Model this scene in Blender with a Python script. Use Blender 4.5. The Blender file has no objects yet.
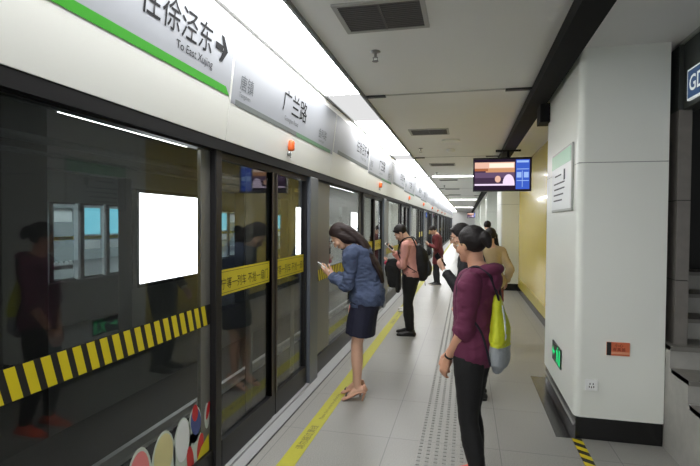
import bpy, bmesh, math, random
from mathutils import Vector, Matrix, noise
random.seed(7)
SC = bpy.context.scene
COL = SC.collection

# ------------------------------------------------------------------ camera, world, exposure
FPX = 490.0
YAW, PITCH, ROLL, CAMH = 13.3075, 1.26376, 0.4, 1.63
def cam_matrix():
    yw, p, r = map(math.radians, (YAW, PITCH, ROLL))
    f = Vector((-math.sin(yw)*math.cos(p), math.cos(yw)*math.cos(p), -math.sin(p)))
    R = Vector((math.cos(yw), math.sin(yw), 0)); U = R.cross(f)
    R2 = R*math.cos(r) + U*math.sin(r); U2 = -R*math.sin(r) + U*math.cos(r)
    m = Matrix.Identity(4)
    for i in range(3):
        m[i][0] = R2[i]; m[i][1] = U2[i]; m[i][2] = -f[i]
    m[2][3] = CAMH
    return m
cd = bpy.data.cameras.new('camera'); cam = bpy.data.objects.new('camera', cd); COL.objects.link(cam)
cam.matrix_world = cam_matrix(); cd.sensor_width = 36.0; cd.lens = FPX*36.0/700.0
cd.clip_start = 0.02; cd.clip_end = 300
SC.camera = cam
w = bpy.data.worlds.new('world'); SC.world = w; w.use_nodes = True
w.node_tree.nodes['Background'].inputs[0].default_value = (0.80, 0.83, 0.86, 1)
w.node_tree.nodes['Background'].inputs[1].default_value = .5
SC.view_settings.view_transform = 'Standard'; SC.view_settings.look = 'None'
SC.view_settings.gamma = 1.0; SC.view_settings.exposure = 1.82
STRIP = 4.6            # platform edge light strip
BOXL = 2.0             # advertising light boxes
try:
    SC.cycles.use_denoising = True
    SC.cycles.max_bounces = 10; SC.cycles.transparent_max_bounces = 24
    SC.cycles.sample_clamp_indirect = 6.0
except Exception: pass

# ------------------------------------------------------------------ materials
MATS = {}
def S(r, g=None, b=None):
    """sRGB 0-255 -> linear"""
    if g is None: g = b = r
    f = lambda c: (c/255/12.92) if c/255 <= .04045 else ((c/255+.055)/1.055)**2.4
    return (f(r), f(g), f(b), 1)
def mat(name, col, rough=.5, metal=0., nscale=None, namp=.08, bump=0., bscale=60., emis=None, estr=0., spec=.5, coat=0.):
    m = bpy.data.materials.new(name); m.use_nodes = True; nt = m.node_tree; P = nt.nodes['Principled BSDF']
    P.inputs['Roughness'].default_value = rough; P.inputs['Metallic'].default_value = metal
    P.inputs['Specular IOR Level'].default_value = spec
    P.inputs['Coat Weight'].default_value = coat
    tc = nt.nodes.new('ShaderNodeTexCoord')
    n = nt.nodes.new('ShaderNodeTexNoise'); n.inputs['Scale'].default_value = nscale or 8.0; n.inputs['Detail'].default_value = 4
    nt.links.new(tc.outputs['Object'], n.inputs['Vector'])
    mx = nt.nodes.new('ShaderNodeMix'); mx.data_type = 'RGBA'
    a = namp if nscale else .02
    mx.inputs[6].default_value = (col[0]*(1-a), col[1]*(1-a), col[2]*(1-a), 1)
    mx.inputs[7].default_value = (min(1, col[0]*(1+a)), min(1, col[1]*(1+a)), min(1, col[2]*(1+a)), 1)
    nt.links.new(n.outputs['Fac'], mx.inputs[0]); nt.links.new(mx.outputs[2], P.inputs['Base Color'])
    if bump:
        n2 = nt.nodes.new('ShaderNodeTexNoise'); n2.inputs['Scale'].default_value = bscale; n2.inputs['Detail'].default_value = 3
        nt.links.new(tc.outputs['Object'], n2.inputs['Vector'])
        bp = nt.nodes.new('ShaderNodeBump'); bp.inputs['Strength'].default_value = bump; bp.inputs['Distance'].default_value = .01
        nt.links.new(n2.outputs['Fac'], bp.inputs['Height']); nt.links.new(bp.outputs['Normal'], P.inputs['Normal'])
    if emis:
        P.inputs['Emission Color'].default_value = emis; P.inputs['Emission Strength'].default_value = estr
    MATS[name] = m
    return m
def glass_mat(name, tint, refl=1.0, dirt=0.006):
    m = bpy.data.materials.new(name); m.use_nodes = True; nt = m.node_tree; N = nt.nodes; L = nt.links
    for n in list(N): N.remove(n)
    out = N.new('ShaderNodeOutputMaterial'); tr = N.new('ShaderNodeBsdfTransparent'); tr.inputs[0].default_value = tint
    gl = N.new('ShaderNodeBsdfGlossy'); gl.inputs['Roughness'].default_value = .015; gl.inputs[0].default_value = (1, 1, 1, 1)
    ge = N.new('ShaderNodeNewGeometry')
    dt = N.new('ShaderNodeVectorMath'); dt.operation = 'DOT_PRODUCT'
    L.new(ge.outputs['Incoming'], dt.inputs[0]); L.new(ge.outputs['Normal'], dt.inputs[1])
    ab = N.new('ShaderNodeMath'); ab.operation = 'ABSOLUTE'; L.new(dt.outputs['Value'], ab.inputs[0])
    om = N.new('ShaderNodeMath'); om.operation = 'SUBTRACT'; om.inputs[0].default_value = 1; L.new(ab.outputs[0], om.inputs[1])
    pw = N.new('ShaderNodeMath'); pw.operation = 'POWER'; L.new(om.outputs[0], pw.inputs[0]); pw.inputs[1].default_value = 5
    ma = N.new('ShaderNodeMath'); ma.operation = 'MULTIPLY_ADD'; L.new(pw.outputs[0], ma.inputs[0])
    ma.inputs[1].default_value = .9*refl; ma.inputs[2].default_value = .029*refl; ma.use_clamp = True
    mx = N.new('ShaderNodeMixShader'); L.new(ma.outputs[0], mx.inputs[0]); L.new(tr.outputs[0], mx.inputs[1]); L.new(gl.outputs[0], mx.inputs[2])
    di = N.new('ShaderNodeBsdfDiffuse'); di.inputs[0].default_value = (.6, .65, .65, 1)
    m2 = N.new('ShaderNodeMixShader'); m2.inputs[0].default_value = dirt; L.new(mx.outputs[0], m2.inputs[1]); L.new(di.outputs[0], m2.inputs[2])
    L.new(m2.outputs[0], out.inputs[0]); MATS[name] = m
    return m
def emit(name, col, s):
    m = bpy.data.materials.new(name); m.use_nodes = True; nt = m.node_tree
    for n in list(nt.nodes): nt.nodes.remove(n)
    o = nt.nodes.new('ShaderNodeOutputMaterial'); e = nt.nodes.new('ShaderNodeEmission')
    e.inputs[0].default_value = col; e.inputs[1].default_value = s; nt.links.new(e.outputs[0], o.inputs[0]); MATS[name] = m
    return m

def tile_mat(name, c1, c2, mortar, size, rough, offs=(0, 0), speck=140):
    m = bpy.data.materials.new(name); m.use_nodes = True; nt = m.node_tree; N = nt.nodes; L = nt.links; P = N['Principled BSDF']
    tc = N.new('ShaderNodeTexCoord'); mp = N.new('ShaderNodeMapping'); mp.inputs['Location'].default_value = (offs[0], offs[1], 0)
    L.new(tc.outputs['Object'], mp.inputs['Vector'])
    br = N.new('ShaderNodeTexBrick'); br.offset = 0.0; br.inputs['Scale'].default_value = 1
    br.inputs['Brick Width'].default_value = size; br.inputs['Row Height'].default_value = size
    br.inputs['Mortar Size'].default_value = .0025; br.inputs['Mortar Smooth'].default_value = .1
    br.inputs['Color1'].default_value = c1; br.inputs['Color2'].default_value = c2; br.inputs['Mortar'].default_value = mortar
    L.new(mp.outputs[0], br.inputs['Vector'])
    n1 = N.new('ShaderNodeTexNoise'); n1.inputs['Scale'].default_value = speck; n1.inputs['Detail'].default_value = 2
    n2 = N.new('ShaderNodeTexNoise'); n2.inputs['Scale'].default_value = 1.3; n2.inputs['Detail'].default_value = 5
    L.new(tc.outputs['Object'], n1.inputs['Vector']); L.new(tc.outputs['Object'], n2.inputs['Vector'])
    r1 = N.new('ShaderNodeMapRange'); r1.inputs[1].default_value = .3; r1.inputs[2].default_value = .7; r1.inputs[3].default_value = .78; r1.inputs[4].default_value = 1.2
    L.new(n1.outputs['Fac'], r1.inputs[0])
    r2 = N.new('ShaderNodeMapRange'); r2.inputs[1].default_value = .3; r2.inputs[2].default_value = .7; r2.inputs[3].default_value = .96; r2.inputs[4].default_value = 1.03
    L.new(n2.outputs['Fac'], r2.inputs[0])
    mu = N.new('ShaderNodeMath'); mu.operation = 'MULTIPLY'; L.new(r1.outputs[0], mu.inputs[0]); L.new(r2.outputs[0], mu.inputs[1])
    P.inputs['Specular IOR Level'].default_value = .24
    vm = N.new('ShaderNodeVectorMath'); vm.operation = 'SCALE'; L.new(br.outputs['Color'], vm.inputs[0]); L.new(mu.outputs[0], vm.inputs['Scale'])
    L.new(vm.outputs[0], P.inputs['Base Color'])
    rr = N.new('ShaderNodeMapRange'); rr.inputs[3].default_value = rough-.02; rr.inputs[4].default_value = rough+.03
    L.new(n2.outputs['Fac'], rr.inputs[0]); L.new(rr.outputs[0], P.inputs['Roughness'])
    MATS[name] = m
    return m

tile_mat('floor_stone', S(152, 151, 146), S(149, 148, 143), S(112), .8, .36, offs=(.545, .35))
mat('threshold', S(154, 155, 155), .45, .0, 30, .06)
mat('ceiling', S(238, 238, 236), .45, 0, 2, .02)
mat('header_white', S(214, 214, 206), .3, 0, 3, .015, coat=.3)
mat('sign_film', S(138, 141, 146), .5, 0, 3, .015, spec=.2)
mat('header_sign', S(214, 215, 209), .32, 0, 3, .015, coat=.3)
mat('joint_grey', S(120, 122, 122), .5)
mat('dark_frame', S(26, 25, 26), .38, .1, spec=.35)
mat('dark_brown', S(46, 36, 32), .35, .2)
mat('post_blue', S(96, 101, 108), .33, .4)
mat('silver', S(116, 115, 111), .36, .3, 6, .05)
mat('transom_black', S(8, 8, 9), .6, spec=.15)
glass_mat('glass', (.74, .77, .77, 1), 1.15)
glass_mat('far_glass', (.86, .88, .88, 1), .7, .01)
mat('yellow', S(214, 196, 20), .5, 0, 20, .05)
mat('yellow_floor', S(170, 166, 46), .6, 0, 25, .10)
mat('yellow_film', S(208, 192, 40), .5, 0, 10, .04)
mat('black_tape', S(22, 20, 18), .6)
mat('ink', S(16, 17, 19), .7, spec=.1)
mat('ink_grey', S(92, 96, 100), .7, spec=.1)
mat('line_green', S(50, 140, 30), .6, spec=.15)
mat('line_grey', S(100, 105, 103), .6, spec=.15)
mat('line_palegreen', S(92, 124, 96), .6, spec=.15)
mat('ink_olive', S(70, 64, 14), .5)
mat('beacon_orange', S(206, 96, 44), .25)
mat('black', S(14, 14, 15), .45)
mat('granite_black', S(22, 22, 23), .22, 0, 120, .4)
mat('pillar_white', S(238, 241, 234), .30, 0, 2, .01, spec=.3)
mat('wall_yellow', S(224, 200, 92), .25, 0, 3, .04, coat=.3)
mat('wall_yellow_deep', S(190, 172, 60), .3, 0, 3, .04)
mat('beam_black', S(15, 14, 15), .7, spec=.2)
mat('stone_grey', S(164, 163, 157), .6, 0, 9, .22, .15, 40)
mat('stone_dark', S(118, 116, 110), .6, 0, 9, .2)
mat('jamb_stone', S(118, 114, 109), .5, 0, 14, .18)
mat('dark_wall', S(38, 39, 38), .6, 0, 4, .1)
mat('fascia', S(58, 62, 60), .5)
mat('trim_light', S(170, 172, 168), .35, .5)
mat('sign_blue', S(34, 62, 98), .4, emis=S(34, 62, 98), estr=.25)
mat('sign_white', S(225, 230, 228), .4, emis=S(225, 230, 228), estr=.15)
mat('paper', S(226, 230, 230), .35)
mat('sign_green', S(150, 206, 172), .35)
mat('steel', S(150, 150, 150), .3, .9)
mat('tactile_steel', S(138, 138, 134), .5, .1)
mat('orange', S(214, 110, 70), .5)
mat('orange_deep', S(150, 58, 28), .5)
mat('orange_pale', S(232, 160, 124), .5)
mat('plate_white', S(246, 248, 246), .35)
mat('vent_dark', S(96, 94, 93), .55)
mat('vent_frame', S(176, 176, 173), .45, .3)
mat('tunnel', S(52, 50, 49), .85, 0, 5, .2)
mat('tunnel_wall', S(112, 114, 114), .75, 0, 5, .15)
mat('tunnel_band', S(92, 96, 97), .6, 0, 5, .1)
mat('ballast', S(24, 23, 23), .9, 0, 60, .4)
mat('rail', S(238, 238, 236), .4, .1)  # near white base puts the glint on the steel into the colour
mat('opp_grey', S(110, 116, 118), .55)
mat('opp_wall', S(160, 172, 174), .6, 0, 2, .05)
mat('sticker_white', S(225, 230, 232), .6)
mat('sticker_pink', S(226, 130, 132), .5); mat('sticker_cream', S(214, 206, 150), .5); mat('sticker_blue', S(60, 76, 140), .5)
mat('sticker_red', S(196, 40, 44), .5); mat('sticker_lilac', S(140, 130, 160), .5); mat('sticker_pale', S(196, 208, 200), .5)
mat('screen_case', S(16, 15, 20), .3)
emit('strip_light', (1.0, 1.0, 1.0, 1), STRIP)
emit('lightbox', (1.0, 1.0, 1.0, 1), BOXL)
emit('reflection_glow', (1, 1, 1, 1), 6)
emit('cyan_glow', S(120, 205, 225), .36)
emit('exit_green', S(40, 210, 120), .35)
emit('gap_glow', (1, 1, 1, 1), .22); emit('lamp_line', (1, .98, .94, 1), 6.0); emit('lamp_far', (.9, .97, 1, 1), 9.0)

m = mat('backlit_paper', S(235, 240, 240), .6); nt = m.node_tree
tl = nt.nodes.new('ShaderNodeBsdfTranslucent'); tl.inputs[0].default_value = (.9, .93, .93, 1)
mx = nt.nodes.new('ShaderNodeMixShader'); mx.inputs[0].default_value = .7
nt.links.new(nt.nodes['Principled BSDF'].outputs[0], mx.inputs[1]); nt.links.new(tl.outputs[0], mx.inputs[2]); nt.links.new(mx.outputs[0], nt.nodes['Material Output'].inputs[0])

# ------------------------------------------------------------------ mesh helper
class MB:
    def __init__(s): s.v = []; s.f = []
    def add(s, vs, fs):
        b = len(s.v); s.v += [tuple(v) for v in vs]; s.f += [tuple(b+i for i in f) for f in fs]; return s
    def box(s, x0, x1, y0, y1, z0, z1):
        vs = [(x, y, z) for z in (z0, z1) for y in (y0, y1) for x in (x0, x1)]
        return s.add(vs, [(0, 2, 3, 1), (4, 5, 7, 6), (0, 1, 5, 4), (2, 6, 7, 3), (0, 4, 6, 2), (1, 3, 7, 5)])
    def prism(s, pts, a0, a1, fn):
        n = len(pts); vs = [fn(p, a0) for p in pts] + [fn(p, a1) for p in pts]
        return s.add(vs, [tuple(range(n-1, -1, -1)), tuple(range(n, 2*n))] + [(i, (i+1) % n, n+(i+1) % n, n+i) for i in range(n)])
    def cyl(s, p, q, r, n=16, r2=None):
        p = Vector(p); q = Vector(q); d = (q-p).normalized(); u = d.orthogonal().normalized(); v = d.cross(u); r2 = r if r2 is None else r2
        vs = [p+(u*math.cos(2*math.pi*i/n)+v*math.sin(2*math.pi*i/n))*r for i in range(n)] + [q+(u*math.cos(2*math.pi*i/n)+v*math.sin(2*math.pi*i/n))*r2 for i in range(n)]
        return s.add(vs, [tuple(range(n-1, -1, -1)), tuple(range(n, 2*n))] + [(i, (i+1) % n, n+(i+1) % n, n+i) for i in range(n)])
    def lathe(s, prof, c=(0, 0, 0), n=24):
        vs = []; fs = []
        for r, z in prof:
            vs += [(c[0]+r*math.cos(2*math.pi*i/n), c[1]+r*math.sin(2*math.pi*i/n), c[2]+z) for i in range(n)]
        for k in range(len(prof)-1):
            fs += [(k*n+i, k*n+(i+1) % n, (k+1)*n+(i+1) % n, (k+1)*n+i) for i in range(n)]
        fs += [tuple(range(n-1, -1, -1)), tuple(range((len(prof)-1)*n, len(prof)*n))]
        return s.add(vs, fs)
    def build(s, name, material, parent=None, smooth=False, bevel=0, fix=True):
        me = bpy.data.meshes.new(name); me.from_pydata(s.v, [], s.f)
        bm = bmesh.new(); bm.from_mesh(me)
        if fix: bmesh.ops.recalc_face_normals(bm, faces=bm.faces)
        if bevel: bmesh.ops.bevel(bm, geom=list(bm.edges), offset=bevel, segments=3, profile=.5, affect='EDGES')
        bm.to_mesh(me); bm.free()
        me.materials.append(MATS[material] if isinstance(material, str) else material)
        if smooth or bevel: me.shade_smooth() if smooth else None
        o = bpy.data.objects.new(name, me); COL.objects.link(o)
        if parent: o.parent = parent
        return o
def box(name, m, *b, parent=None, bevel=0): return MB().box(*b).build(name, m, parent, bevel=bevel)
def tag(o, label=None, cat=None, group=None, kind=None):
    if label: o['label'] = label
    if cat: o['category'] = cat
    if group: o['group'] = group
    if kind: o['kind'] = kind
    return o
def struct(o): o['kind'] = 'structure'; return o
def empty(name, loc=(0, 0, 0), rz=0):
    o = bpy.data.objects.new(name, None); COL.objects.link(o); o.location = loc; o.rotation_euler = (0, 0, rz); o.empty_display_size = .1; return o
def copy_tree(o, parent=None):
    c = o.copy(); COL.objects.link(c); c.parent = parent
    for ch in [k for k in ALLCH.get(o.name, [])]: pass
    for ch in o.children: copy_tree(ch, c)
    return c
ALLCH = {}
def frame(o, X, Y, Zv):
    m = Matrix.Identity(4)
    for i in range(3): m[i][0] = X[i]; m[i][1] = Y[i]; m[i][2] = Zv[i]; m[i][3] = o[i]
    return m
def text(name, s, size, M, material, parent=None, align='LEFT', width=1.0, bold=0.0, space=1.0):
    c = bpy.data.curves.new(name, 'FONT'); c.body = s; c.size = 1.0; c.align_x = align; c.offset = bold; c.space_character = space; c.resolution_u = 3
    o = bpy.data.objects.new(name, c); COL.objects.link(o); bpy.context.view_layer.update()
    me = bpy.data.meshes.new_from_object(o.evaluated_get(bpy.context.evaluated_depsgraph_get()))
    bpy.data.objects.remove(o); bpy.data.curves.remove(c)
    me.transform(M @ Matrix.Diagonal((size*width, size, size, 1)))
    me.materials.clear(); me.materials.append(MATS[material])
    t = bpy.data.objects.new(name, me); COL.objects.link(t)
    if parent: t.parent = parent
    return t
ORD = ['first', 'second', 'third', 'fourth', 'fifth', 'sixth', 'seventh', 'eighth', 'ninth', 'tenth', 'eleventh', 'twelfth', 'thirteenth', 'fourteenth', 'fifteenth']
YB, YE = -7.0, 58.0      # platform extent behind and ahead
ZC = 2.94                # ceiling height

# ------------------------------------------------------------------ setting
struct(box('floor', 'floor_stone', -1.40, 6.0, YB, YE, -.15, 0))
b = MB().box(-1.415, -1.40, YB, YE, -.15, -.004)
struct(b.build('trim_4', 'black'))
struct(box('trim_5', 'threshold', -1.62, -1.415, YB, YE, -.15, .001))
struct(MB().box(-1.03, 6.0, YB, YE, ZC, ZC+.1).build('ceiling', 'ceiling'))
# recess over the platform edge lights: an upturned white trough
r = MB().box(-1.46, -1.03, YB, YE, ZC+.16, ZC+.2).box(-1.05, -1.03, YB, YE, ZC, ZC+.16).box(-1.62, -1.44, YB, YE, ZC-.1, ZC+.2)
struct(r.build('trim_1', 'ceiling'))
struct(MB().box(-1.05, -1.028, YB, YE, ZC-.03, ZC).build('trim_2', 'joint_grey'))
struct(MB().box(-1.44, -1.412, YB, YE, ZC-.024, ZC+.03).build('trim_3', 'joint_grey'))
# end of the hall, right hand wall of the stair hall
struct(box('wall_end', 'ceiling', -1.6, 6.0, YE, YE+.1, -.2, 3.2))
struct(box('wall_right', 'dark_wall', 6.0, 6.1, YB, YE, -.2, 3.2))

# ------------------------------------------------------------------ light strip over the platform edge
segs = [(-6.8, -4.2), (-3.7, -.1), (.5, 4.85), (6.2, 9.35), (10.15, 13.7), (14.3, 17.9), (18.6, 22.2), (22.9, 26.5), (27.2, 30.8), (31.5, 35.1), (35.8, 39.4), (40.1, 43.7), (44.4, 48), (48.7, 52.3), (53, 57)]
nseg = 0
for a, b_ in segs:
    o = MB().prism([(-1.412, ZC-.016), (-1.055, ZC-.016), (-1.055, ZC+.03), (-1.412, ZC+.03)], a, b_, lambda p, t: (p[0], t, p[1])).build('strip_light', 'strip_light')
    if b_ < 0: tag(o, 'long white diffuser lamp over the platform edge, behind the nearest lit one' if b_ > -1 else 'long white diffuser lamp over the platform edge, rearmost one', 'ceiling light', 'lamps along the platform edge'); continue
    tag(o, 'glaring white lamp above the screen door header, %s from the camera' % ORD[nseg], 'ceiling light', 'lamps along the platform edge'); nseg += 1
for i in range(len(segs)-1):
    pass
gp = MB()
for i in range(len(segs)-1): gp.prism([(-1.412, ZC-.012), (-1.055, ZC-.012), (-1.055, ZC+.03), (-1.412, ZC+.03)], segs[i][1]+.01, segs[i+1][0]-.01, lambda p, t: (p[0], t, p[1]))
struct(gp.build('trim_6', 'gap_glow'))  # unlit covers between the lamps, leaked light put in as a faint glow

# ------------------------------------------------------------------ screen door wall
DC, PER, NMOD = 3.78, 4.5, 12
HB, HT = Vector((-1.5, 0, 2.145)), Vector((-1.42, 0, 2.84))     # header face bottom / top
hn = (HT-HB).normalized()
def hp(y, t, off=0.0):      # point on the header face: t = metres up the face
    p = HB + hn*t; return Vector((p.x+off*hn.z, y, p.z-off*hn.x))
HL = (HT-HB).length
def hm(y, t, off=.004): return frame(hp(y, t, off), (0, 1, 0), tuple(hn), (hn.z, 0, -hn.x))
def hquad(mb, y0, y1, t0, t1, off=.003, sk=0.0):
    mb.add([hp(y0, t0, off), hp(y1+sk, t0, off), hp(y1, t1, off), hp(y0, t1, off)], [(0, 1, 2, 3)]); return mb
def header_panel(y0, y1, label, mm):
    g = .003
    m = MB().prism([(HB.x, HB.z), (HT.x, HT.z), (HT.x-.14, HT.z), (HB.x-.095, HB.z)], y0+g, y1-g, lambda p, a: (p[0], a, p[1]))
    o = m.build('header_panel', mm, bevel=.002); tag(o, label, 'sign panel', 'panels over the screen doors')
    hquad(MB(), y0+.012, y1-.012, .279 if 'direction' in label else .244, HL-.004, .0015).build('sign_face', 'sign_film', o, fix=False); return o
def stripe(o, y0, y1, t0, t1, mm, name='route_stripe', sk=0.0): return hquad(MB(), y0, y1, t0, t1, .003, sk).build(name, mm, o, fix=False)
k = 0
for i in range(-1, NMOD):
    off = i*PER
    # station name panel (over a door) and direction panel (over the fixed glass)
    y0, y1 = 2.87+off, 5.33+off
    if i >= 0:
        o = header_panel(y0, y1, 'white station name panel with grey green stripe over the %s screen door' % ORD[i], 'header_sign')
        if i < 4:
            stripe(o, y0+.07, y0+1.25, .243, .28, 'line_grey'); stripe(o, y0+1.25, y1-.1, .243, .28, 'line_palegreen')
            text('lettering', '唐镇', .11, hm(y0+.11, .365), 'ink_grey', o, width=.95); text('lettering', 'Tangzhen', .045, hm(y0+.11, .31), 'ink_grey', o)
            text('lettering', '广兰路', .195, hm(y0+.86, .405), 'ink', o, bold=.004, width=1.04); text('lettering', 'Guanglan Road', .055, hm(y0+.93, .325), 'ink_grey', o)
            text('lettering', '金科路', .1, hm(y0+1.87, .355), 'ink_grey', o, width=.95); text('lettering', 'Jinke Road', .04, hm(y0+1.9, .305), 'ink_grey', o)
    y0, y1 = 5.33+off, 7.37+off
    if i < NMOD-1:
        lab = 'white direction panel with bright green stripe and arrow, nearest the camera' if i < 0 else 'white direction panel with arrow, between the %s and %s screen doors' % (ORD[i], ORD[i+1])
        o = header_panel(y0, y1, lab, 'header_sign')
        if i < 3:
            hquad(MB(), y0+.2, y1-.07, .278, .325, .003, .05).build('route_stripe', 'line_green' if i < 0 else 'line_grey', o, fix=False)  # further panels go grey in stripe and small lettering, glare put into colour
            text('lettering', '往徐泾东', .175, hm(y0+1.12, .46), 'ink', o, bold=.004, width=.93)
            text('lettering', 'To East Xujing', .062, hm(y0+1.42, .378), 'ink_grey' if i >= 0 else 'ink', o)
            a = MB(); ya, tc = y0+1.80, .525
            def q(pts): a.add([hp(ya+p[0], tc+p[1], .004) for p in pts], [tuple(range(len(pts)))])
            q([(0, -.02), (.09, -.02), (.09, .02), (0, .02)])
            q([(.055, .075), (.09, .075), (.15, 0), (.095, 0)]); q([(.055, -.075), (.095, 0), (.15, 0), (.09, -.075)])
            a.build('arrow', 'ink', o, fix=False)
# plain header behind the camera
o = header_panel(YB, .82, 'plain white header panel behind the camera', 'header_sign'); o['kind'] = 'structure'
struct(MB().box(-1.63, -1.503, YB, YE, 2.075, 2.15).build('trim_7', 'transom_black'))
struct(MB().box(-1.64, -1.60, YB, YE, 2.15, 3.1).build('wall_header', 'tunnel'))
for i in range(8):
    y = DC+.2+i*PER
    e = empty('door_beacon', hp(y, .06)); tag(e, 'small orange warning lamp on the header above the %s screen door' % ORD[i], 'warning lamp', 'door warning lamps')
    MB().cyl((0.0, 0, .012), (.03, 0, .012), .022, 14).build('lamp_base', 'trim_light', e, True)
    MB().lathe([(.012, 0), (.026, .005), (.03, .02), (.030, .07), (.024, .088), (.008, .095)], (.03, 0, .03), 18).build('lamp_dome', 'beacon_orange', e, True)
    MB().cyl((.02, 0, -.02), (.03, 0, -.02), .008, 10).build('indicator', 'trim_light', e, True)

GX = -1.56
def door_module(i):
    """sliding door pair with its two posts, built about y = 0"""
    e = empty('platform_screen_door', (0, DC+i*PER, 0))
    tag(e, 'sliding glass platform door pair, %s from the camera' % ORD[i], 'platform door', 'platform screen doors')
    MB().box(-1.60, -1.515, -1.0, -.925, 0, 2.08).build('door_post', 'dark_frame', e, bevel=.004)
    o = MB().box(-1.575, -1.5, .86, 1.12, 0, 2.08).build('door_post', 'post_blue', e, bevel=.004); o['label'] = 'blue grey door post'
    for s in (-1, 1):
        a, b_ = (-.925, .0) if s < 0 else (.0, .86)
        fr = MB().box(-1.585, -1.535, a, a+.035, .02, 2.075).box(-1.585, -1.535, b_-.05, b_, .02, 2.075)
        fr.box(-1.585, -1.53, a+.035, b_-.05, .02, .2).box(-1.585, -1.535, a+.035, b_-.05, 2.03, 2.075)
        lf = fr.build('door_leaf', 'dark_frame', e)
        MB().box(GX-.004, GX+.004, a+.035, b_-.05, .2, 2.03).build('glass_pane', 'glass', lf)
        jy = b_-.05 if s < 0 else a+.03
        MB().box(-1.59, -1.528, jy, jy+.03, .2, 2.03).build('edge_seal', 'dark_brown', lf)
        MB().box(-1.60, -1.595, a+.52 if s < 0 else b_-.3, a+.64 if s < 0 else b_-.2, .2, 2.03).build('rear_stile', 'silver', lf)
        fm = MB().box(GX+.0042, GX+.006, a+.04, b_-.055, 1.14, 1.31).build('safety_film', 'yellow_film', lf)
        if i < 3:
            M = frame((GX+.0075, a+.06, 1.185), (0, 1, 0), (0, 0, 1), (1, 0, 0))
            tx = text('lettering', '宁等一列车 不抢一扇门', .083, M, 'ink_olive', lf, width=.92)
            MB().box(GX+.006, GX+.007, a+.06, b_-.06, 1.155, 1.158).box(GX+.006, GX+.007, a+.06, b_-.06, 1.293, 1.296).build('film_border', 'ink_olive', lf)
    MB().box(-1.60, -1.50, -.92, .86, 0, .018).build('sill', 'threshold', e)
    return e
for i in range(NMOD): door_module(i)
def blob2(mb, cy, cz, ry, rz, x, rot=0, n=22, th=.0006):
    pts = []
    for k in range(n):
        a = 2*math.pi*k/n; u, v = ry*math.cos(a), rz*math.sin(a)
        pts.append((cy+u*math.cos(rot)-v*math.sin(rot), cz+u*math.sin(rot)+v*math.cos(rot)))
    mb.prism(pts, x, x+th, lambda p, a: (a, p[0], p[1])); return mb
def fixed_panel(i, y0, y1):
    e = empty('glass_screen_panel', (0, 0, 0))
    lab = 'large fixed glass panel with yellow black hazard tape, nearest the camera' if i < 0 else 'fixed glass panel of the screen wall between the %s and %s doors' % (ORD[i], ORD[i+1])
    tag(e, lab, 'glass panel', 'fixed glass panels of the screen wall')
    MB().box(-1.6, -1.535, y0, y1, 0, .19).build('bottom_rail', 'dark_frame', e); MB().box(-1.6, -1.54, y0, y1, 2.066, 2.075).build('top_rail', 'dark_frame', e)
    MB().box(GX-.004, GX+.004, y0, y1, .19, 2.066).build('glass_pane', 'glass', e)
    w0 = (.12, .62) if i >= 0 else (.02, .2)
    MB().box(-1.58, -1.5552, y0+w0[0], y0+w0[1], .19, 2.066).build('mullion', 'silver', e)
    MB().box(-1.58, -1.5552, y1-.11, y1-.002, .19, 2.066).build('mullion', 'silver', e)
    # added glow bar, track side: imitates a ceiling light reflection, brightens the rail
    MB().box(-1.645, -1.615, y0+1.35 if i < 0 else y0+.95, y1-.13, 2.075, 2.095).build('reflection_bar', 'reflection_glow', e)
    if i < 2:
        tp = MB().box(GX+.005, GX+.0056, y0, y1-.0, .985, 1.112).build('hazard_tape', 'black_tape', e)
        b = MB(); y = y0+.02
        while y < y1-.09:
            b.add([(GX+.006, y+.035, .987), (GX+.006, y+.08, .987), (GX+.006, y+.045, 1.11), (GX+.006, y, 1.11)], [(0, 1, 2, 3)]); y += .0765
        b.build('tape_bars', 'yellow', tp, fix=False)
    if i < 2:
        o_ = y1-2.73
        x = GX+.0045
        bk = MB()
        for cy, cz, ry, rz, ro in ((2.04, .33, .10, .18, 0), (2.24, .32, .11, .19, 0), (2.42, .34, .09, .17, 0), (2.55, .42, .07, .11, .2), (2.55, .25, .09, .14, 0), (2.69, .42, .03, .08, -.3)):
            blob2(bk, cy+o_, cz, ry, rz, x)
        st = bk.build('sticker', 'sticker_pale', e); st['label'] = 'cut out sticker of coloured rounded shapes'
        for cy, cz, ry, rz, ro, mm, dx in ((2.04, .36, .08, .13, 0, 'sticker_pink', .001), (2.15, .27, .05, .09, .4, 'sticker_lilac', .0016), (2.24, .38, .085, .115, 0, 'sticker_cream', .0016),
                                           (2.42, .38, .07, .12, 0, 'sticker_white', .0016), (2.56, .435, .055, .085, .25, 'sticker_blue', .0016), (2.55, .49, .032, .05, .1, 'sticker_red', .0024),
                                           (2.70, .45, .018, .055, -.3, 'sticker_red', .0016), (2.50, .23, .035, .09, .2, 'sticker_red', .0016), (2.61, .26, .035, .08, -.2, 'sticker_red', .0016)):
            blob2(MB(), cy+o_, cz, ry, rz, x+dx, ro).build('sticker_shape', mm, st)
        MB().add([(x+.003, 2.57+o_, .193), (x+.003, 2.71+o_, .193), (x+.003, 2.71+o_, .30), (x+.003, 2.62+o_, .255)], [(0, 1, 2, 3)]).build('warning_label', 'yellow', e, fix=False)
    return e
fixed_panel(-1, .35, DC-1.0)
for i in range(NMOD-1): fixed_panel(i, DC+i*PER+1.12, DC+(i+1)*PER-1.0)
struct(box('wall_left', 'dark_frame', -1.6, -1.54, YB, .35, 0, 2.08))
struct(box('wall_left_far', 'dark_frame', -1.6, -1.54, DC+(NMOD-1)*PER+1.12, YE, 0, 2.08))

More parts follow.
